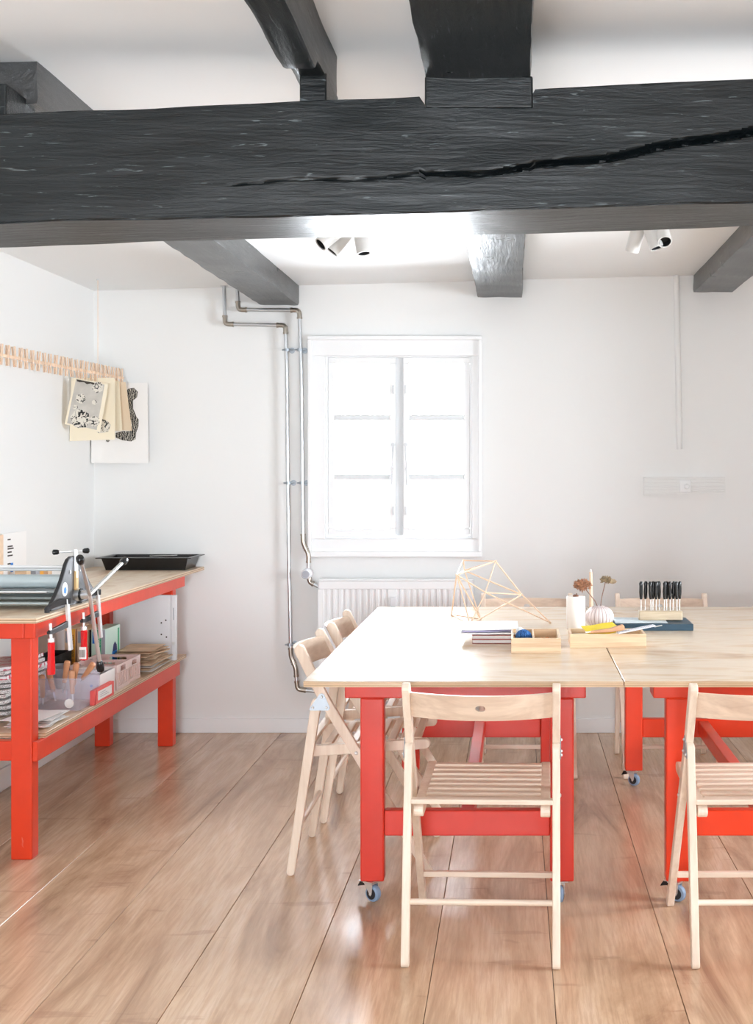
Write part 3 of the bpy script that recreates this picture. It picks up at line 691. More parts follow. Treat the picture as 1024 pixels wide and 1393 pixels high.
# clamps
def clamp(loc, label, first=None):
    t = thing('bar_clamp', label, 'clamp', loc, 0, 'clamps holding the press')
    zt = .045
    MB().bar((.0, 0, zt), (.012, .004, -.140), .010, .022, (0, 1, 0)).build('steel_bar', 'metal', t, bevel=.001)
    MB().add([], []).prism([(.014, .026), (.014, .048), (-.030, .050), (-.085, .034), (-.105, .022), (-.105, .014), (-.085, .018), (-.030, .026)], -.009, .007, 'x').xf(Matrix.Rotation(-.35, 4, 'Z')).build('fixed_jaw', 'blackm', t, bevel=.002)
    MB().cyl((-.034, -.094, .020), (-.034, -.094, .0068), .009, 12).build('jaw_pad', 'rub', t, smooth=True)
    MB().prism([(.018, -.056), (.018, -.032), (-.080, -.040), (-.150, -.044), (-.172, -.050), (-.172, -.058), (-.150, -.062), (-.080, -.060)], -.005, .008, 'x').build('sliding_jaw', 'blackm', t, bevel=.002)
    sp = MB().cyl((.0015, -.155, -.023), (.004, -.152, -.112), .0055, 10).build('spindle', 'metal', t, smooth=True)
    MB().tube([(.0035, -.1535, -.075), (.004, -.1533, -.088)], .0115, 14).build('ferrule', 'metal', sp, smooth=True)
    hd = MB().lathe([(.009, 0), (.0125, -.004), (.0118, -.05), (.0140, -.095), (.0135, -.112), (.0, -.116)], (.004, -.153, -.088), 10).build('handle', 'redp', t, smooth=False)
    return t
clamp((-1.612, 4.235, ZB-.006), 'bar clamp with a red handle holding the near foot of the press')
c2 = clamp((-1.612, 4.545, ZB-.006), 'bar clamp with a red labelled handle, hanging behind the star wheel')
box(-.009, .017, -.1675, -.1655, -.195, -.150).build('barcode_label', 'paper', c2)
for i in range(6): box(-.0065+i*.0035, -.005+i*.0035, -.1682, -.1676, -.188, -.160).build('barcode_line', 'text', c2)
# photo tray
t_ = thing('photo_tray', 'shallow black plastic tray at the far end of the workbench', 'tray', (-1.857, 6.01, ZB))
def open_box(wb, db, wt, dt, h, th, lip=0):
    m = MB(); V = []
    def rg(w_, d_, z): return [(-w_/2, -d_/2, z), (w_/2, -d_/2, z), (w_/2, d_/2, z), (-w_/2, d_/2, z)]
    rings = [rg(wb, db, 0), rg(wt, dt, h)]
    if lip: rings += [rg(wt+2*lip, dt+2*lip, h-.002), rg(wt+2*lip, dt+2*lip, h+.003), rg(wt-2*th, dt-2*th, h+.003)]
    else: rings += [rg(wt-2*th, dt-2*th, h)]
    rings += [rg(wb-2*th, db-2*th, th)]
    vs = [v for r in rings for v in r]; n = len(rings)
    fs = [(i*4+k_, i*4+(k_+1) % 4, (i+1)*4+(k_+1) % 4, (i+1)*4+k_) for i in range(n-1) for k_ in range(4)]+[(3, 2, 1, 0), tuple((n-1)*4+k_ for k_ in range(4))]
    return m.add(vs, fs)
open_box(.40, .19, .435, .225, .062, .003, .022).build('tray_shell', 'black', t_, bevel=.003)
MB().bar((.0, -.02, .066), (.14, -.03, .071), .012, .002).build('pouring_tongs', 'metal', t_)

# ------------------------------------------------------------ things beside the wall on the bench
t_ = props(MB().bar((-2.188, 5.02, ZB+.116), (-2.188, 5.265, ZB+.116), .004, .230, (0, 0, 1)).xf(Matrix.Identity(4)).build('instruction_sheet', 'paper'), 'white printed sheet standing against the side wall behind the press', 'sheet')
m = MB()
for i, (z_, l_) in enumerate(((.20, .03), (.17, .05), (.16, .06), (.145, .04), (.13, .05), (.095, .03), (.075, .02))): m.box(-2.1855, -2.1848, 5.07, 5.07+l_, ZB+z_, ZB+z_+.006)
m.build('printed_lines', 'text', t_); box(-2.1855, -2.1848, 5.10, 5.125, ZB+.06, ZB+.10).build('printed_figure', 'blue', t_)
props(box(-2.192, -2.178, 4.96, 5.012, ZB, ZB+.228).build('wooden_batten', 'stick', bevel=.001), 'narrow wooden batten upright against the side wall behind the press', 'batten')
for i, (py, dx, hz, mt, lb) in enumerate(((5.06, 0, .072, 'kraft', 'small brown cardboard offcut'), (5.13, .012, .068, 'greyc', 'small grey lino block'), (5.20, .0, .076, 'orange', 'small orange lino block'), (5.27, .01, .07, 'kraft', 'small dark brown lino block'))):
    props(box(-2.150+dx, -2.100+dx, py, py+.045, ZB, ZB+hz).build('lino_block', mt, bevel=.001), lb+' behind the press rollers', 'block', 'blocks behind the press')

# ------------------------------------------------------------ lower shelf contents
# newspapers
def sheet_mesh(w_, d_, th_, wave, seed, nx=10, ny=6, curl=0):
    vs = []
    for k_ in (0, 1):
        for j in range(ny+1):
            for i in range(nx+1):
                x = (i/nx-.5)*w_; y = (j/ny-.5)*d_
                z = wave*noise.noise(Vector((x*9, y*9, seed)))+k_*th_+curl*max(0, (y/d_+.5))**3
                vs.append((x, y, z))
    n = (nx+1)*(ny+1); fs = []
    for j in range(ny):
        for i in range(nx):
            a = j*(nx+1)+i; fs += [(a, a+nx+1, a+nx+2, a+1), (n+a, n+a+1, n+a+nx+2, n+a+nx+1)]
    for i in range(nx): fs += [(i, i+1, n+i+1, n+i), (ny*(nx+1)+i, n+ny*(nx+1)+i, n+ny*(nx+1)+i+1, ny*(nx+1)+i+1)]
    for j in range(ny):
        a = j*(nx+1); fs += [(a, n+a, n+a+nx+1, a+nx+1)]; a += nx; fs += [(a, a+nx+1, n+a+nx+1, n+a)]
    return MB().add(vs, fs)
props(box(-2.09, -1.90, 4.30, 4.86, ZS, ZS+.020).build('old_board', 'shelfw', bevel=.002), 'grey wooden board under the newspapers on the lower shelf', 'board')
z = ZS+.021; ND = ['folded newspaper at the bottom of the pile', 'second newspaper from the bottom of the pile', 'third newspaper from the bottom of the pile', 'fourth newspaper from the bottom of the pile', 'middle newspaper of the pile',
      'newspaper just above the middle of the pile', 'fourth newspaper from the top of the pile', 'third newspaper from the top, with a coloured page', 'second newspaper from the top of the pile', 'topmost folded newspaper of the pile, with a coloured page']
for i in range(10):
    o = sheet_mesh(.21, .34, .013, .0025, i*3.1).build('newspaper', 'newsc' if i in (7, 9) else 'news'); o.rotation_euler = (0, -.10*min(1, i/3), random.uniform(-.06, .06))
    o.location = (-1.985+random.uniform(-.008, .008), 4.55+random.uniform(-.02, .02), z+.0015+(.011*min(1, i/3))); z += .0165
    props(o, ND[i]+' behind the bench leg', 'newspaper', 'newspaper pile on the lower shelf')
# white loose prints in front of the clear box
for i, (dx, dy, rz) in enumerate(((0, 0, .1), (.01, -.02, -.08), (-.012, .01, .2), (.005, .02, .02), (-.01, -.01, -.15))):
    o = sheet_mesh(.15, .20, .0012, .003, 20+i, 8, 6).build('loose_sheet', 'paper'); o.location = (-1.775+dx, 4.37+dy, ZS+.003+i*.006); o.rotation_euler = (0, 0, rz)
    props(o, ['lowest', 'second', 'middle', 'fourth', 'top'][i]+' white paper sheet in the loose pile before the clear plastic box', 'paper', 'loose paper before the clear box')
# clear plastic box with carving tools
t_ = thing('clear_storage_box', 'clear plastic box full of wooden-handled carving tools on the lower shelf', 'storage box', (-1.778, 4.675, ZS))
open_box(.170, .190, .190, .215, .126, .002, .006).build('box_shell', 'clear', t_)
box(-.04, .04, -.101, -.0985, .045, .085).build('box_label', 'clear', t_); MB().lathe([(0, -.001), (.018, -.001), (.018, .001), (0, .001)], (.045, -.1, .030), 18, axis='y').build('round_label', 'paper', t_)
tools = [((-1.845, 4.60, .455), (-1.845, 4.59, .575)), ((-1.795, 4.60, .47), (-1.825, 4.60, .595)), ((-1.79, 4.66, .49), (-1.76, 4.63, .622)), ((-1.752, 4.66, .48), (-1.728, 4.64, .613)), ((-1.728, 4.60, .47), (-1.733, 4.60, .590)), ((-1.735, 4.70, .525), (-1.668, 4.66, .606))]
TN = ['carving tool standing upright at the leg side of the clear box', 'carving tool leaning towards the bench leg in the clear box', 'carving tool leaning in the middle of the clear box', 'tall carving tool beside the middle one in the clear box', 'short carving tool in the near corner of the clear box', 'carving tool leaning far out over the rim of the clear box']
for (a, b), lb in zip(tools, TN):
    a = Vector(a); b = Vector(b); d = (b-a).normalized(); g = thing('carving_tool', lb, 'carving tool', a, 0, 'carving tools in the clear box')
    L_ = (b-a).length; q = d.to_track_quat('Z', 'Y').to_matrix().to_4x4()
    MB().lathe([(0, L_-.095), (.008, L_-.093), (.009, L_-.085), (.010, L_-.05), (.0125, L_-.018), (.0105, L_-.004), (0, L_)], n=14).xf(q).build('handle', 'handle', g, smooth=True)
    MB().lathe([(.003, 0), (.004, .01), (.0035, L_-.093)], n=8).xf(q).build('blade', 'metal', g, smooth=True)
# white letter box and red label box
t_ = thing('white_document_box', 'white paper-covered box beside the clear plastic box', 'box', (-1.765, 4.898, ZS))
open_box(.140, .18, .140, .18, .10, .003).xf(Matrix.Identity(4)).build('box_body', 'paper', t_, bevel=.001)
sheet_mesh(.125, .165, .002, .004, 31).xf(Matrix.Translation((0, 0, .104))).build('top_sheet', 'paper', t_)
MB().lathe([(0, -.001), (.006, -.001), (.006, .0), (0, .0)], (.035, -.0903, .055), 12, axis='y').build('blue_dot', 'blue', t_)
t_ = thing('red_card_box', 'small coral red box with a white label at the shelf edge', 'box', (-1.681, 4.80, ZS))
box(-.011, .007, -.115, .115, 0, .058).build('box_body', 'redl', t_, bevel=.001)
box(.0072, .0082, -.075, .085, .012, .048).build('label', 'paper', t_)
m = MB()
for i in range(3): m.box(.0083, .0087, -.05, .05-.02*i, .022+i*.008, .024+i*.008)
m.build('label_writing', 'greyc', t_); MB().prism([(-.115, .0), (-.100, .0), (-.085, .058), (-.089, .058)], .0072, .0078, 'x').build('card_fold', 'redp', t_)
# pink crates
def crate(cx, cy, wx, wy, h, label, seed):
    t = thing('plastic_crate', label, 'crate', (cx, cy, ZS), 0, 'pink crates')
    box(-wx/2, wx/2, -wy/2, wy/2, 0, .003).build('crate_floor', 'pink', t)
    def panel(L_, n):
        m = MB(); e = .002
        m.box(-L_/2, L_/2, -e, e, 0, .012); m.box(-L_/2, L_/2, -e, e, h-.010, h); m.box(-L_/2, L_/2, -e, e, h*.66, h*.70)
        m.box(-L_/2, -L_/2+.008, -e, e, .012, h-.01); m.box(L_/2-.008, L_/2, -e, e, .012, h-.01)
        for i in range(1, n):
            x = -L_/2+L_*i/n; m.box(x-.003, x+.003, -e, e, .012, h*.66)
        m.box(-L_/2+.008, -L_*.2, -e, e, h*.70, h-.01); m.box(L_*.2, L_/2-.008, -e, e, h*.70, h-.01)
        return m
    for s in (-1, 1):
        panel(wy, 7).xf(Matrix.Translation((s*(wx/2-.002), 0, .003)) @ Matrix.Rotation(PI/2, 4, 'Z')).build('crate_side', 'pink', t)
        panel(wx-.009, 8).xf(Matrix.Translation((0, s*(wy/2-.002), .003))).build('crate_end', 'pink', t)
    return t
crate(-1.790, 5.080, .20, .160, .104, 'pale pink plastic crate with slotted sides, next to the white box', 0)
crate(-1.797, 5.252, .20, .160, .100, 'pale pink plastic crate with slotted sides, next to the brown paper', 1)
for i, (x, y) in enumerate(((-1.80, 5.08), (-1.80, 5.252))):
    props(sheet_mesh(.15, .12, .05, .004, 50+i).xf(Matrix.Translation((x, y, ZS+.012))).build('folded_cloth', flat('pale_pink_cloth', (.82, .58, .54), .9)), ['pinkish folded cloth inside the crate by the white box', 'pinkish folded cloth inside the crate by the brown paper'][i], 'cloth')
# glove boxes
def text(s, size, loc, rot, mat, par, ext=.0003):
    cu = bpy.data.curves.new('lettering', 'FONT'); cu.body = s; cu.size = size; cu.extrude = ext; cu.align_x = 'CENTER'; cu.align_y = 'CENTER'
    cu.materials.append(M[mat]); tmp = bpy.data.objects.new('lettering_curve', cu); C.objects.link(tmp); bpy.context.view_layer.update()
    me = bpy.data.meshes.new_from_object(tmp.evaluated_get(bpy.context.evaluated_depsgraph_get())); bpy.data.objects.remove(tmp)
    o = bpy.data.objects.new('lettering', me); C.objects.link(o); o.location = loc; o.rotation_euler = rot; o.parent = par; return o
def glove_box(x0, x1, y0, y1, zt, label, colors, txt, tmat):
    t = thing('glove_box', label, 'box', (x0, y0, ZS), 0, 'glove boxes'); wd = x1-x0; dp = y1-y0
    box(0, wd, 0, dp, 0, zt-ZS).build('carton', colors[0], t, bevel=.001)
    box(wd*colors[3], wd*colors[4], -.0006, 0, .0, zt-ZS-.002).build('printed_band', colors[1], t)
    text(txt, .015, (wd*(colors[3]+colors[4])/2, -.0012, (zt-ZS)/2), (PI/2, PI/2, 0), tmat, t)
    box(wd*.08, wd*(colors[3]-.06), -.0006, 0, (zt-ZS)*.70, (zt-ZS)*.95).build('printed_patch', colors[2], t)
    return t
glove_box(-2.055, -2.006, 5.37, 5.55, .648, 'tan and orange glove carton standing next to the black box', ('tan', 'orange', 'greyc', .48, 1.), 'STRONG VINYL GLOVE', 'text')
glove_box(-1.998, -1.945, 5.37, 5.55, .646, 'tan and orange glove carton between its twin and the green one', ('tan', 'orange', 'greyc', .44, .88), 'STRONG VINYL GLOVE', 'text')
props(box(-1.943, -1.925, 5.38, 5.55, ZS, .640).build('gap_shade_strip', 'blackm', bevel=.001), 'thin dark strip standing for the shaded gap between the orange and green glove cartons', 'box')  # dark strip put in as the shade between the cartons
g = glove_box(-1.922, -1.858, 5.34, 5.54, .648, 'mint and green glove carton with blue picture on its side', ('mint', 'green', 'blue', .38, .70), 'FOOD GRADE NITRILE', 'textw')
wd = .064; box(wd*.72, wd*.98, -.0006, 0, .0, .212).build('grey_band', 'greyc', g)
box(wd, wd+.0006, .09, .155, .02, .10).build('printed_picture', 'blue', g)
MB().prism([(.095, .10), (.155, .10), (.150, .125), (.128, .142), (.108, .13)], wd, wd+.0008, 'x').build('printed_glove', 'navy', g)
box(wd, wd+.0006, .165, .185, .03, .20).build('green_bar', 'green', g)
# black box, bottles, cups further back
t_ = thing('black_box', 'black open box tilted at the wall end of the lower shelf', 'box', (-2.035, 5.18, ZS)); open_box(.085, .20, .09, .21, .130, .003).build('box_shell', 'blackm', t_)
t_ = thing('white_bottle', 'small white bottle behind the clear plastic box', 'bottle', (-2.065, 4.98, ZS)); MB().lathe([(.022, 0), (.024, .004), (.024, .085), (.010, .10), (.010, .115)], n=18).build('bottle_body', 'paper', t_, smooth=True); MB().lathe([(.0, .115), (.013, .115), (.013, .135), (0, .135)], n=16).build('cap', 'board', t_, smooth=True)
props(MB().lathe([(.020, 0), (.026, .11), (.027, .112), (.025, .112), (.019, .003)], (-2.00, 5.02, ZS), 20).build('lilac_cup', 'lilacp', smooth=True), 'translucent lilac plastic cup beside the white bottle', 'cup')
props(MB().lathe([(.024, 0), (.026, .004), (.026, .06), (.020, .075), (.021, .085), (0, .085)], (-2.02, 4.925, ZS), 20).build('amber_jar', 'amber', smooth=True), 'low amber jar in front of the white bottle', 'jar')
props(MB().lathe([(.016, 0), (.034, .10), (.035, .102), (.033, .102), (.015, .003)], (-1.955, 5.06, ZS), 20).build('grey_cup', 'greyc', smooth=True), 'grey plastic cup in front of the black box', 'cup')
# brown paper pile
KL = ['lowest', 'second lowest', 'third lowest', 'fourth lowest', 'fifth lowest', 'sixth lowest', 'sixth from top', 'fifth from top', 'fourth from top', 'third from top', 'second from top', 'topmost']
for i in range(12):
    wv = .0022; fan = (0, .02, -.03, .05, -.04, .06, -.08, .11, -.13, .16, -.10, .05)[i]
    mm = sheet_mesh(.172+.008*(i % 3)-.02*(i > 5), .34-.010*i, .0018 if i not in (4, 8) else .005, wv, 60, 12, 10)
    o = mm.build('kraft_sheet', 'kraft' if i not in (1, 3, 7) else ('paper' if i != 7 else 'cream2')); o.location = (-1.762+.005*math.sin(i*2.1), 5.56+.012*math.cos(i*1.7), ZS+.004+i*.0084); o.rotation_euler = (0, 0, fan)
    props(o, KL[i]+(' white sheet' if i in (1, 3) else ' brown paper sheet')+' in the pile beside the white panel', 'paper', 'paper pile beside the white panel')
# white panel standing at the shelf end
t_ = thing('drilled_board', 'white melamine panel with drilled holes standing at the far shelf end', 'panel', (-1.82, 5.80, ZS))
box(-.150, .128, 0, .018, 0, .322).build('panel_board', 'board', t_, bevel=.001)
box(.129, .150, -.004, .020, 0, .322).build('panel_edge', 'board', t_, bevel=.001)
m = MB()
for x_, z_ in ((.078, .185), (.100, .198), (.078, .128), (.103, .115)): m.cyl((x_, -.0008, z_), (x_, .004, z_), .004, 10)
m.build('drilled_hole', 'text', t_); MB().cyl((.138, -.0048, .085), (.138, -.002, .085), .008, 14).build('cam_lock', 'metal', t_, smooth=True)
box(.137, .141, -.0046, -.002, .20, .26).build('slot', 'greyc', t_)

# ------------------------------------------------------------ clothespin line and prints in the corner
A0, A1 = Vector((-2.170, 4.95, 1.857)), Vector((-2.020, 6.06, 1.845))
ln = thing('hanging_rail', 'thin wooden rail hung from the ceiling in the corner, full of clothespins', 'rail')
SE = A0-(A1-A0)*.12
MB().bar(SE, A1+(A1-A0)*.01, .006, .014).build('rail_strip', 'pin', ln)
ps = P(121, 380, 5.80); q_ = (5.80-A0.y)/(A1.y-A0.y); pa = A0.lerp(A1, q_)
MB().tube([pa+Vector((0, 0, .004)), Vector((pa.x, pa.y, zc(pa.x)))], .0014, 6).build('hanging_string', 'stick', ln)
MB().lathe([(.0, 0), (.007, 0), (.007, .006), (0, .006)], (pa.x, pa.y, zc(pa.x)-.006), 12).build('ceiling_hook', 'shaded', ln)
MB().tube([SE+Vector((.001, .02, .004)), Vector((SE.x, SE.y+.02, zc(SE.x)))], .0014, 6).build('hanging_string', 'stick', ln)
def solve(px):
    u = (px-VX)/F; d = A1-A0
    return (u*A0.y-A0.x)/(d.x-u*d.y)
pins = [z3*.2148 for z3 in (5, 48, 90, 130, 165, 205, 243, 282, 315, 352, 388, 420, 452, 487, 515, 545, 580, 605, 632, 660, 687, 712, 740, 768)]
ORD = 'first second third fourth fifth sixth seventh eighth ninth tenth eleventh twelfth thirteenth fourteenth fifteenth sixteenth seventeenth eighteenth nineteenth twentieth twenty-first twenty-second twenty-third twenty-fourth'.split()
pp = None; dirv = (A1-A0).normalized(); rzp = math.atan2(dirv.y, dirv.x)-PI/2
def make_pin():
    t = thing('clothespin', 'small wooden clothespin clipped in the row on the hanging rail', 'clothespin', (0, 0, 0), 0, 'clothespins on the hanging rail')
    for s in (-1, 1):
        MB().prism([(s*.0031, -.042), (s*.0058, -.042), (s*.0070, -.008), (s*.0078, .046), (s*.0042, .046), (s*.0031, 0)], -.0048, .0048, 'y').build('prong', 'pin', t)
    MB().tube([(-.0075, 0, -.010), (.0075, 0, -.010)], .0034, 8).build('spring', 'metal', t, smooth=True)
    return t
for i, px in enumerate(pins):
    loc = A0.lerp(A1, solve(px))+Vector((0, 0, .002))
    if pp is None: pp = make_pin(); c = pp
    else: c = copy_tree(pp)
    c['label'] = 'small wooden clothespin, %s on the hanging rail counting from the back wall end' % ORD[23-i]
    c.location = loc; c.rotation_euler = (0, random.uniform(-.10, .10), rzp+random.uniform(-.1, .1))
def hung(name, corners, Y, mat, label, dy=0, th=.0008, wv=0.):
    pts = [P(px, py, Y+dy*(i in (2, 3))) for i, (px, py) in enumerate(corners)]
    vs = []; n = 8
    for k_ in (0, 1):
        for j in range(n+1):
            for i in range(n+1):
                p = pts[0].lerp(pts[1], i/n).lerp(pts[3].lerp(pts[2], i/n), j/n)
                p = p+Vector((0, wv*math.sin(i/n*3)*(j/n)+k_*th, 0)); vs.append(p)
    N = (n+1)**2; fs = []
    for j in range(n):
        for i in range(n):
            a = j*(n+1)+i; fs += [(a, a+1, a+n+2, a+n+1), (N+a, N+a+n+1, N+a+n+2, N+a+1)]
    edge = [i for i in range(n+1)]+[(j+1)*(n+1)-1 for j in range(1, n+1)]+[n*(n+1)+i for i in range(n-1, -1, -1)]+[j*(n+1) for j in range(n-1, 0, -1)]
    fs += [(edge[i], edge[(i+1) % len(edge)], N+edge[(i+1) % len(edge)], N+edge[i]) for i in range(len(edge))]
    c = sum(pts, Vector())/4
    o = MB().add(vs, fs).build(name, mat, off=c); props(o, label, 'paper', 'prints hung from the rail')
    def onp(u, v, lift=.0015):
        p = pts[0].lerp(pts[1], u).lerp(pts[3].lerp(pts[2], u), v); return p-Vector((0, lift, 0))-c
    return o, onp
def blob(onp, uv, mat, par, name='print', lift=.0020):
    vs = [onp(u, v, lift) for u, v in uv]+[onp(u, v, lift-.0003) for u, v in uv]; n = len(uv)
    return MB().add(vs, [tuple(range(n)), tuple(reversed(range(n, 2*n)))]+[(i, (i+1) % n, n+(i+1) % n, n+i) for i in range(n)]).build(name, mat, par)
def disc(cu, cv, r, asp=.72, n=16, wob=.08, seed=0):
    return [(cu+r*math.cos(2*PI*k_/n)*(1+wob*math.sin(3*k_+seed)), cv+r*asp*math.sin(2*PI*k_/n)*(1+wob*math.cos(2*k_+seed))) for k_ in range(n)]
o, f = hung('print_sheet', [(125, 521), (200.5, 521), (202, 630), (124, 630)], 6.09, 'paper', 'large white sheet with black figure print hung nearest the back wall')
blob(f, [(.62, .10), (.66, .07), (.76, .06), (.83, .11), (.81, .18), (.74, .22), (.74, .32), (.80, .42), (.84, .46), (.83, .55), (.79, .62), (.78, .70), (.70, .73), (.55, .715), (.42, .68), (.40, .63), (.55, .60), (.68, .60), (.72, .52), (.68, .42), (.64, .34), (.62, .22)], 'black_ink', o)
blob(f, [(.25, .70), (.32, .70), (.33, .725), (.29, .74), (.26, .725)], 'black_ink', o)
hung('print_sheet', [(128, 517), (171, 520), (179.5, 586), (134, 584)], 5.99, 'cream2', 'tan sheet behind the cream ones on the rail', wv=.006)
hung('print_sheet', [(115, 516), (162, 518), (166, 586), (118, 586)], 5.93, 'cream', 'pale cream sheet hung between the tan sheet and the oval print', wv=.006)
o, f = hung('print_sheet', [(97, 514), (156, 514), (156.5, 598), (94.5, 600)], 5.80, 'cream', 'cream sheet with a striped oval print at its lower edge')
blob(f, disc(.72, .78, .18, .62, seed=2), 'ink', o)
o, f = hung('print_sheet', [(101, 514), (147, 523), (136, 588), (88, 577)], 5.70, 'cream', 'small tilted print with black patterned balls, frontmost on the rail')
blob(f, [(.06, .02), (.90, .02), (.90, .97), (.06, .97)], 'grey', o, 'print_ground', .0010)
for (cu, cv, r, sd) in ((.30, .40, .14, 0), (.70, .42, .07, 1), (.20, .60, .07, 2), (.40, .82, .27, 3), (.80, .80, .15, 4), (.72, .10, .16, 5)): blob(f, disc(cu, cv, r, seed=sd), 'ink', o)
blob(f, [(.08, .02), (.62, .02), (.60, .07), (.50, .05), (.40, .08), (.30, .05), (.18, .07), (.10, .06)], 'text', o)

# ------------------------------------------------------------ things on the tables
ZT = .7605
def T(px, py, z=ZT):
    Y = F*(CH-z)/(py-VY); return Vector(((px-VX)*Y/F, Y, z))
# geometric stick model
G = dict(A=P(630, 762.3, 4.95), B=P(674, 763.4, 4.80), Cc=P(621, 782, 4.74), D=P(631.6, 776, 4.97), E=T(614, 836, ZT+.004), Fq=T(653.4, 842, ZT+.004), Gq=T(639.5, 849.5, ZT+.004), I=P(660, 806, 4.72), J=P(709.7, 809, 4.78), K=T(748, 846.7, ZT+.004))
edges = ['A B', 'A Cc', 'A D', 'B J', 'B I', 'B D', 'D Fq', 'D J', 'Cc E', 'Cc Fq', 'Cc Gq', 'Cc I', 'I K', 'J K', 'J Gq', 'I J', 'I Gq', 'E Fq', 'E Gq', 'B Cc', 'D Cc']
t_ = thing('stick_polyhedron', 'large open geometric model made of thin wooden sticks on the table', 'model')
for e in edges:
    a, b = e.split(); MB().tube([G[a], G[b]], .0030, 6).build('stick', 'stick', t_, smooth=True)
m = MB()
for v in G.values(): m.lathe([(0, -.005), (.0045, -.003), (.0052, 0), (.0045, .003), (0, .005)], v, 8)
m.build('joint', 'stick', t_, smooth=True)
# book pile
p0 = T(642, 875.5); p1 = T(693, 875.5)
bx0, by0 = p0.x, p0.y
z = ZT
for i, (h, lb) in enumerate(((.0145, 'lower red-covered book in the pile by the divided box'), (.0145, 'upper red-covered book in the pile by the divided box'))):
    t_ = thing('book', lb, 'book', (bx0, by0, z), 0, 'red books')
    box(.0, .150, 0, .21, .0, .002).build('cover', 'bookred', t_); box(.0, .150, 0, .21, h-.002, h).build('cover', 'bookred', t_)
    box(.002, .148, .002, .208, .002, h-.002).build('pages', 'pages', t_); z += h+.0004
t_ = sheet_mesh(.20, .25, .005, .002, 77).xf(Matrix.Translation((0, 0, .003))).build('notepad', 'paper'); t_.location = (bx0+.058, by0+.115, z); props(t_, 'white paper pad lying on the red books', 'paper pad')
t_ = sheet_mesh(.205, .24, .0015, .003, 80).build('lilac_sheet', 'lilac'); t_.location = (bx0+.055, by0+.12, z+.0125); t_.rotation_euler = (0, 0, .12); props(t_, 'pale lilac sheet of paper between the pad and the white one', 'paper')
t_ = sheet_mesh(.205, .24, .0015, .003, 83).build('white_sheet', 'paper'); t_.location = (bx0+.060, by0+.125, z+.0170); t_.rotation_euler = (0, 0, .02); props(t_, 'white sheet of paper on top of the book pile', 'paper')
# wooden boxes
def wood_box(name, x0, x1, y0, y1, h, divs, label):
    t = thing(name, label, 'box', ((x0+x1)/2, (y0+y1)/2, ZT)); a = (x1-x0)/2; b = (y1-y0)/2; th_ = .008
    box(-a, a, -b, b, 0, .005).build('base', 'pine', t)
    box(-a, a, -b, -b+th_, .005, h).build('front_board', 'pine', t, bevel=.001); box(-a, a, b-th_, b, .005, h).build('back_board', 'pine', t, bevel=.001)
    box(-a, -a+th_, -b+th_, b-th_, .005, h).build('end_board', 'pine', t, bevel=.001); box(a-th_, a, -b+th_, b-th_, .005, h).build('end_board', 'pine', t, bevel=.001)
    for d in divs: box(d-.003, d+.003, -b+th_, b-th_, .005, h-.001).build('divider', 'pine', t)
    return t
wood_box('divided_box', -.012, .154, 3.915, 4.15, .051, [-.008], 'small divided pine box holding a ball of blue yarn')
yb = thing('yarn_ball', 'dark blue ball of yarn in the divided pine box', 'yarn', (.030, 4.035, ZT+.035))
m = MB().lathe([(0.0, -.028)]+[(.028*math.sin(PI*i/12), -.028*math.cos(PI*i/12)) for i in range(1, 12)]+[(0, .028)], n=20); m.build('yarn_core', 'yarn', yb, smooth=True)
m = MB()
for kk in range(14):
    ax = Vector((random.uniform(-1, 1), random.uniform(-1, 1), random.uniform(-1, 1))).normalized(); u = ax.orthogonal().normalized(); v_ = ax.cross(u)
    m.tube([(u*math.cos(a)+v_*math.sin(a))*.0285+ax*random.uniform(-.001, .001) for a in [2*PI*i/20 for i in range(21)]], .0014, 5, False)
o = m.build('wound_thread', 'yarn', yb, smooth=True)
props(MB().lathe([(0, -.014)]+[(.014*math.sin(PI*i/8), -.014*math.cos(PI*i/8)) for i in range(1, 8)]+[(0, .014)], (.018, 4.085, ZT+.052), 14).build('white_thread_ball', 'paper', smooth=True), 'small white thread ball behind the blue yarn', 'yarn')
props(MB().lathe([(.009, 0), (.011, .003), (.011, .020), (.009, .024), (0, .024)], (.012, 3.98, ZT+.0055), 14).build('white_spool', 'paper', smooth=True), 'small white spool beside the blue yarn in the divided box', 'spool')
for i, (x, y) in enumerate(((.095, 4.06), (.112, 4.075), (.122, 4.05))):
    props(MB().lathe([(0, 0), (.007, .002), (.009, .008), (.006, .014), (0, .016)], (x, y, ZT+.0055+.012), 10).build('orange_bead', 'clay', smooth=True), ['small orange clay bead nearest the divider of the divided box', 'small orange clay bead, rear one on the tan card', 'small orange clay bead farthest from the divider'][i], 'bead', 'orange beads in the divided box')
props(box(.088, .130, 4.03, 4.09, ZT+.0055, ZT+.017).build('bead_card', 'cream2'), 'small tan card under the orange beads', 'card')
wood_box('long_pine_box', .190, .452, 4.045, 4.19, .047, [], 'long pine box full of paper and drawing tools')
t_ = sheet_mesh(.12, .10, .001, .010, 91).build('yellow_paper', 'yellow'); t_.location = (.305, 4.12, ZT+.055); t_.rotation_euler = (.25, -.12, .3); props(t_, 'bright yellow folded paper sticking out of the long pine box', 'paper')
t_ = sheet_mesh(.16, .11, .022, .003, 93).build('cream_pad', 'cream'); t_.location = (.285, 4.115, ZT+.012); props(t_, 'cream paper pad inside the long pine box', 'paper')
t_ = thing('wooden_scraper', 'brown wooden scraper lying across the long pine box', 'scraper', (.31, 4.085, ZT+.051))
MB().prism(outline([(-.045, -.002), (.02, .004), (.062, .014)], [.006, .012, .018], 6), -.010, .010, 'y').build('scraper_handle', 'handle', t_, bevel=.003)
MB().bar((-.040, 0, -.001), (-.065, 0, -.003), .012, .002).build('scraper_blade', 'metal', t_)
t_ = thing('folding_ruler', 'white marked ruler leaning on the edge of the long pine box', 'ruler', (.44, 4.06, ZT+.055))
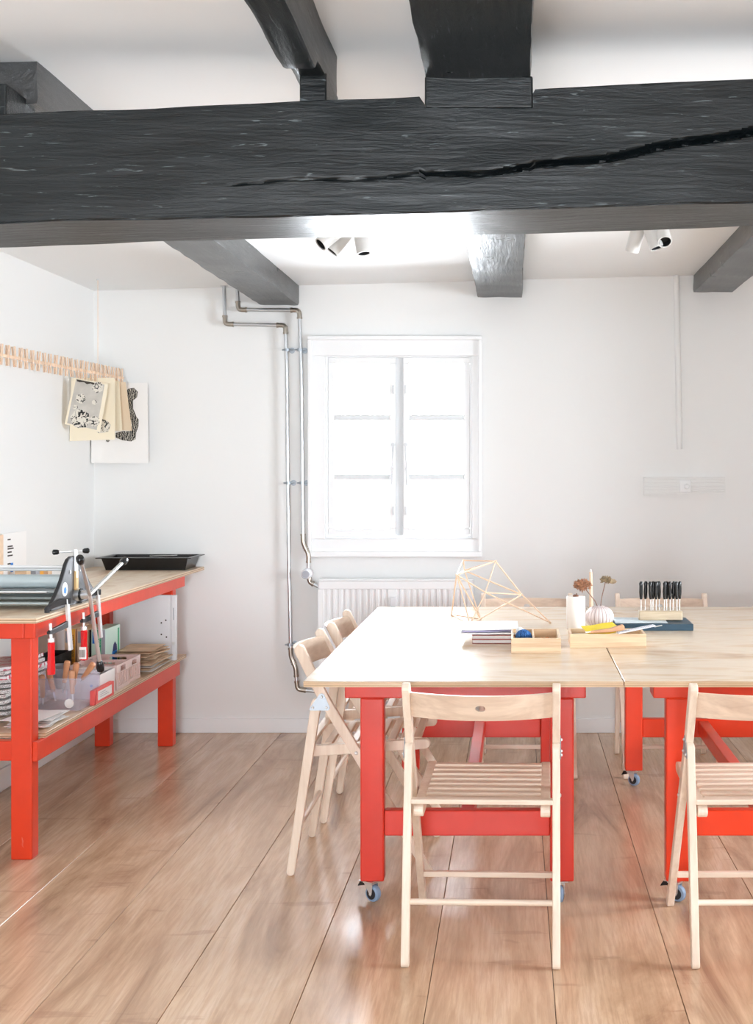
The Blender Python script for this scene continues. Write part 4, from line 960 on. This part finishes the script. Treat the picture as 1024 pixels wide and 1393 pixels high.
MB().bar((-.085, 0, -.006), (.045, .025, .017), .030, .004).build('ruler_blade', 'rule', t_); MB().tube([(.045, .025, .012), (.072, .03, .016)], .002, 8).build('ruler_pin', 'metal', t_, smooth=True)
# pillar candle
c = T(783, 855.5); t_ = thing('pillar_candle', 'thick white pillar candle on the table beside the ribbed vase', 'candle', c)
MB().lathe([(0, 0), (.035, 0), (.0365, .003), (.0365, .122), (.034, .127), (.028, .126), (.012, .118), (0, .117)], n=32).build('wax_body', 'candle', t_, smooth=True)
MB().tube([(0, 0, .116), (.001, 0, .132), (.004, 0, .137)], [.002, .002, .0015], 6).build('wick', 'wick', t_, smooth=True)
MB().lathe([(0, .119), (.010, .120), (.012, .126), (.006, .130), (0, .1305)], (.0, .006, .002), 12).build('melted_rim', 'wick', t_, smooth=True)
# taper candle
c = T(804, 838); t_ = thing('taper_candle', 'tall thin pale candle standing behind the ribbed vase', 'candle', c)
MB().lathe([(0, 0), (.024, 0), (.024, .006), (.013, .010), (.013, .024), (0, .024)], n=20).build('holder', 'vase', t_, smooth=True)
MB().tube([(0, 0, .02), (-.002, 0, .185)], [.0085, .0065], 12).build('wax_stick', 'stick', t_, smooth=True)
MB().tube([(-.002, 0, .185), (-.002, 0, .195)], .004, 8).build('candle_tip', 'candle', t_, smooth=True)
# vase with dried flowers
c = T(816, 855.5); c.y += .03; t_ = thing('ribbed_vase', 'round ribbed pale pink vase holding two dried flowers', 'vase', c)
R_ = .056; pr_ = [(.0, 0), (.030, 0)]+[(R_*math.sin(a)**.85+.0, .043-.043*math.cos(a)) for a in [PI*(.16+.72*i/13) for i in range(14)]]+[(.014, .086), (.012, .085), (.012, .07), (0, .07)]
def fl_(a, z): return 1-.055*(abs(math.sin(a*11))**8 if .004 < z < .083 else 0)
MB().lathe(pr_, n=132, flute=lambda a, z: 1-.06*(max(0, math.cos(a*22))**4)*(1 if .003 < z < .084 else 0)).build('vase_body', 'vase', t_, smooth=True)
m = MB()
for kk in range(22):
    a = 2*PI*kk/22; m.tube([(.95*r_*math.cos(a)*1.0, .95*r_*math.sin(a), z_) for r_, z_ in pr_[2:16]], .0016, 5, False)
m.build('rib_line', 'vased', t_, smooth=True)
def dried(label, base, mid, head, r, mat, sq):
    t = thing('dried_flower', label, 'dried flower', base, 0, 'dried flowers')
    b0 = Vector(base); MB().tube([Vector((0, 0, 0)), Vector(mid)-b0, Vector(head)-b0], .0020, 7).build('stem', 'stem', t, smooth=True)
    hd_ = Vector(head)-b0; m = MB()
    m.lathe([(0, -r*.5)]+[(r*.62*sq[0]*math.sin(PI*i/8), -r*.5*math.cos(PI*i/8)) for i in range(1, 8)]+[(0, r*.5)], hd_, 12)
    for kk in range(190):
        d = Vector((random.gauss(0, 1), random.gauss(0, .8), random.gauss(.2, .7))).normalized(); p = hd_+Vector((d.x*r*sq[0], d.y*r, d.z*r*sq[1]))*random.uniform(.5, 1)
        u = d.orthogonal().normalized(); v2_ = d.cross(u); sz = r*random.uniform(.22, .36)
        vs = [p-u*sz*.5, p+v2_*sz*.4, p+u*sz*.5+d*sz*.3, p+d*sz*1.1, p-v2_*sz*.4]; m.add(vs, [(0, 1, 3), (1, 2, 3), (2, 4, 3), (4, 0, 3), (0, 4, 2, 1)])
    o = m.build('flower_head', mat, t)
vt = c+Vector((0, 0, .075))
dried('dried brown flower leaning over the candle side of the vase', vt+Vector((-.004, 0, 0)), vt+Vector((-.018, 0, .03)), P(792, 796, c.y), .030, 'dry', (1.1, .75))
dried('dried olive seed head standing upright in the vase', vt+Vector((.004, 0, 0)), vt+Vector((.008, 0, .04)), P(824, 789, c.y), .020, 'dry2', (1.0, .8))
t2 = P(833, 791, c.y)
props(dried.__class__ and MB().lathe([(0, -.010), (.012, -.006), (.017, 0), (.010, .008), (0, .010)], t2, 9, flute=lambda a, z: 1+.25*math.sin(5*a)).build('seed_head', 'dry2'), 'small side seed head touching the olive dried flower', 'dried flower', 'dried flowers')
# dark blue book with tool block
b0_ = T(836, 858); t_ = thing('dark_blue_book', 'large dark blue book lying on the table under the tool block', 'book', (b0_.x, b0_.y, ZT))
BW = (943-836)*b0_.y/F
box(0, BW, 0, .20, 0, .003).build('cover', 'bookblue', t_, bevel=.001); box(0, BW, 0, .20, .022, .025).build('cover', 'bookblue', t_, bevel=.001)
box(0, BW, 0, .003, .003, .022).build('spine', 'bookblue', t_); box(.004, BW-.004, .003, .195, .003, .022).build('pages', 'pages', t_)
o = sheet_mesh(.20, .17, .0012, .0012, 95).build('pale_sheet', flat('pale_blue_sheet', (.62, .70, .74), .8)); o.location = (b0_.x+.105, b0_.y+.10, ZT+.0265); props(o, 'pale blue-white sheet of paper lying on the dark blue book', 'paper')
ZK = ZT+.0285
kb = P(869, 843, 4.56); ke = P(928.5, 843, 4.56)
t_ = thing('tool_block', 'pale wooden block holding upright black-handled tools', 'tool block', (kb.x, 4.56, ZK)); BL = ke.x-kb.x
box(0, BL, 0, .045, 0, .036).build('block', 'blockw', t_, bevel=.004)
hx = [871, 877, 884.5, 887.5, 891.5, 896.5, 902.5, 906.5, 910.5, 915, 920, 924]
HN = ['first', 'second', 'third', 'fourth', 'fifth', 'sixth', 'seventh', 'eighth', 'ninth', 'tenth', 'eleventh', 'twelfth']
pk = None
for i, hx_ in enumerate(hx):
    x = (hx_+1-VX)*4.57/F
    if pk is None:
        pk = thing('lino_cutter', '', 'lino cutter', (0, 0, 0), 0, 'black-handled tools in the block')
        MB().cyl((0, 0, -.018), (0, 0, .050), .0016, 8).build('steel_shaft', 'metal', pk, smooth=True)
        MB().lathe([(0, .043), (.0042, .044), (.0058, .050), (.0076, .072), (.0068, .095), (.0080, .106), (.005, .113), (0, .1135)], n=12).build('handle', 'black', pk, smooth=True)
        g = pk
    else: g = copy_tree(pk)
    g['label'] = 'black-handled cutting tool, %s in the wooden block counting from the vase side' % HN[i]
    g.location = (x, 4.575+.012*(i % 2), ZK+.036); g.rotation_euler = (0, .03*math.sin(i*2.3), 0)
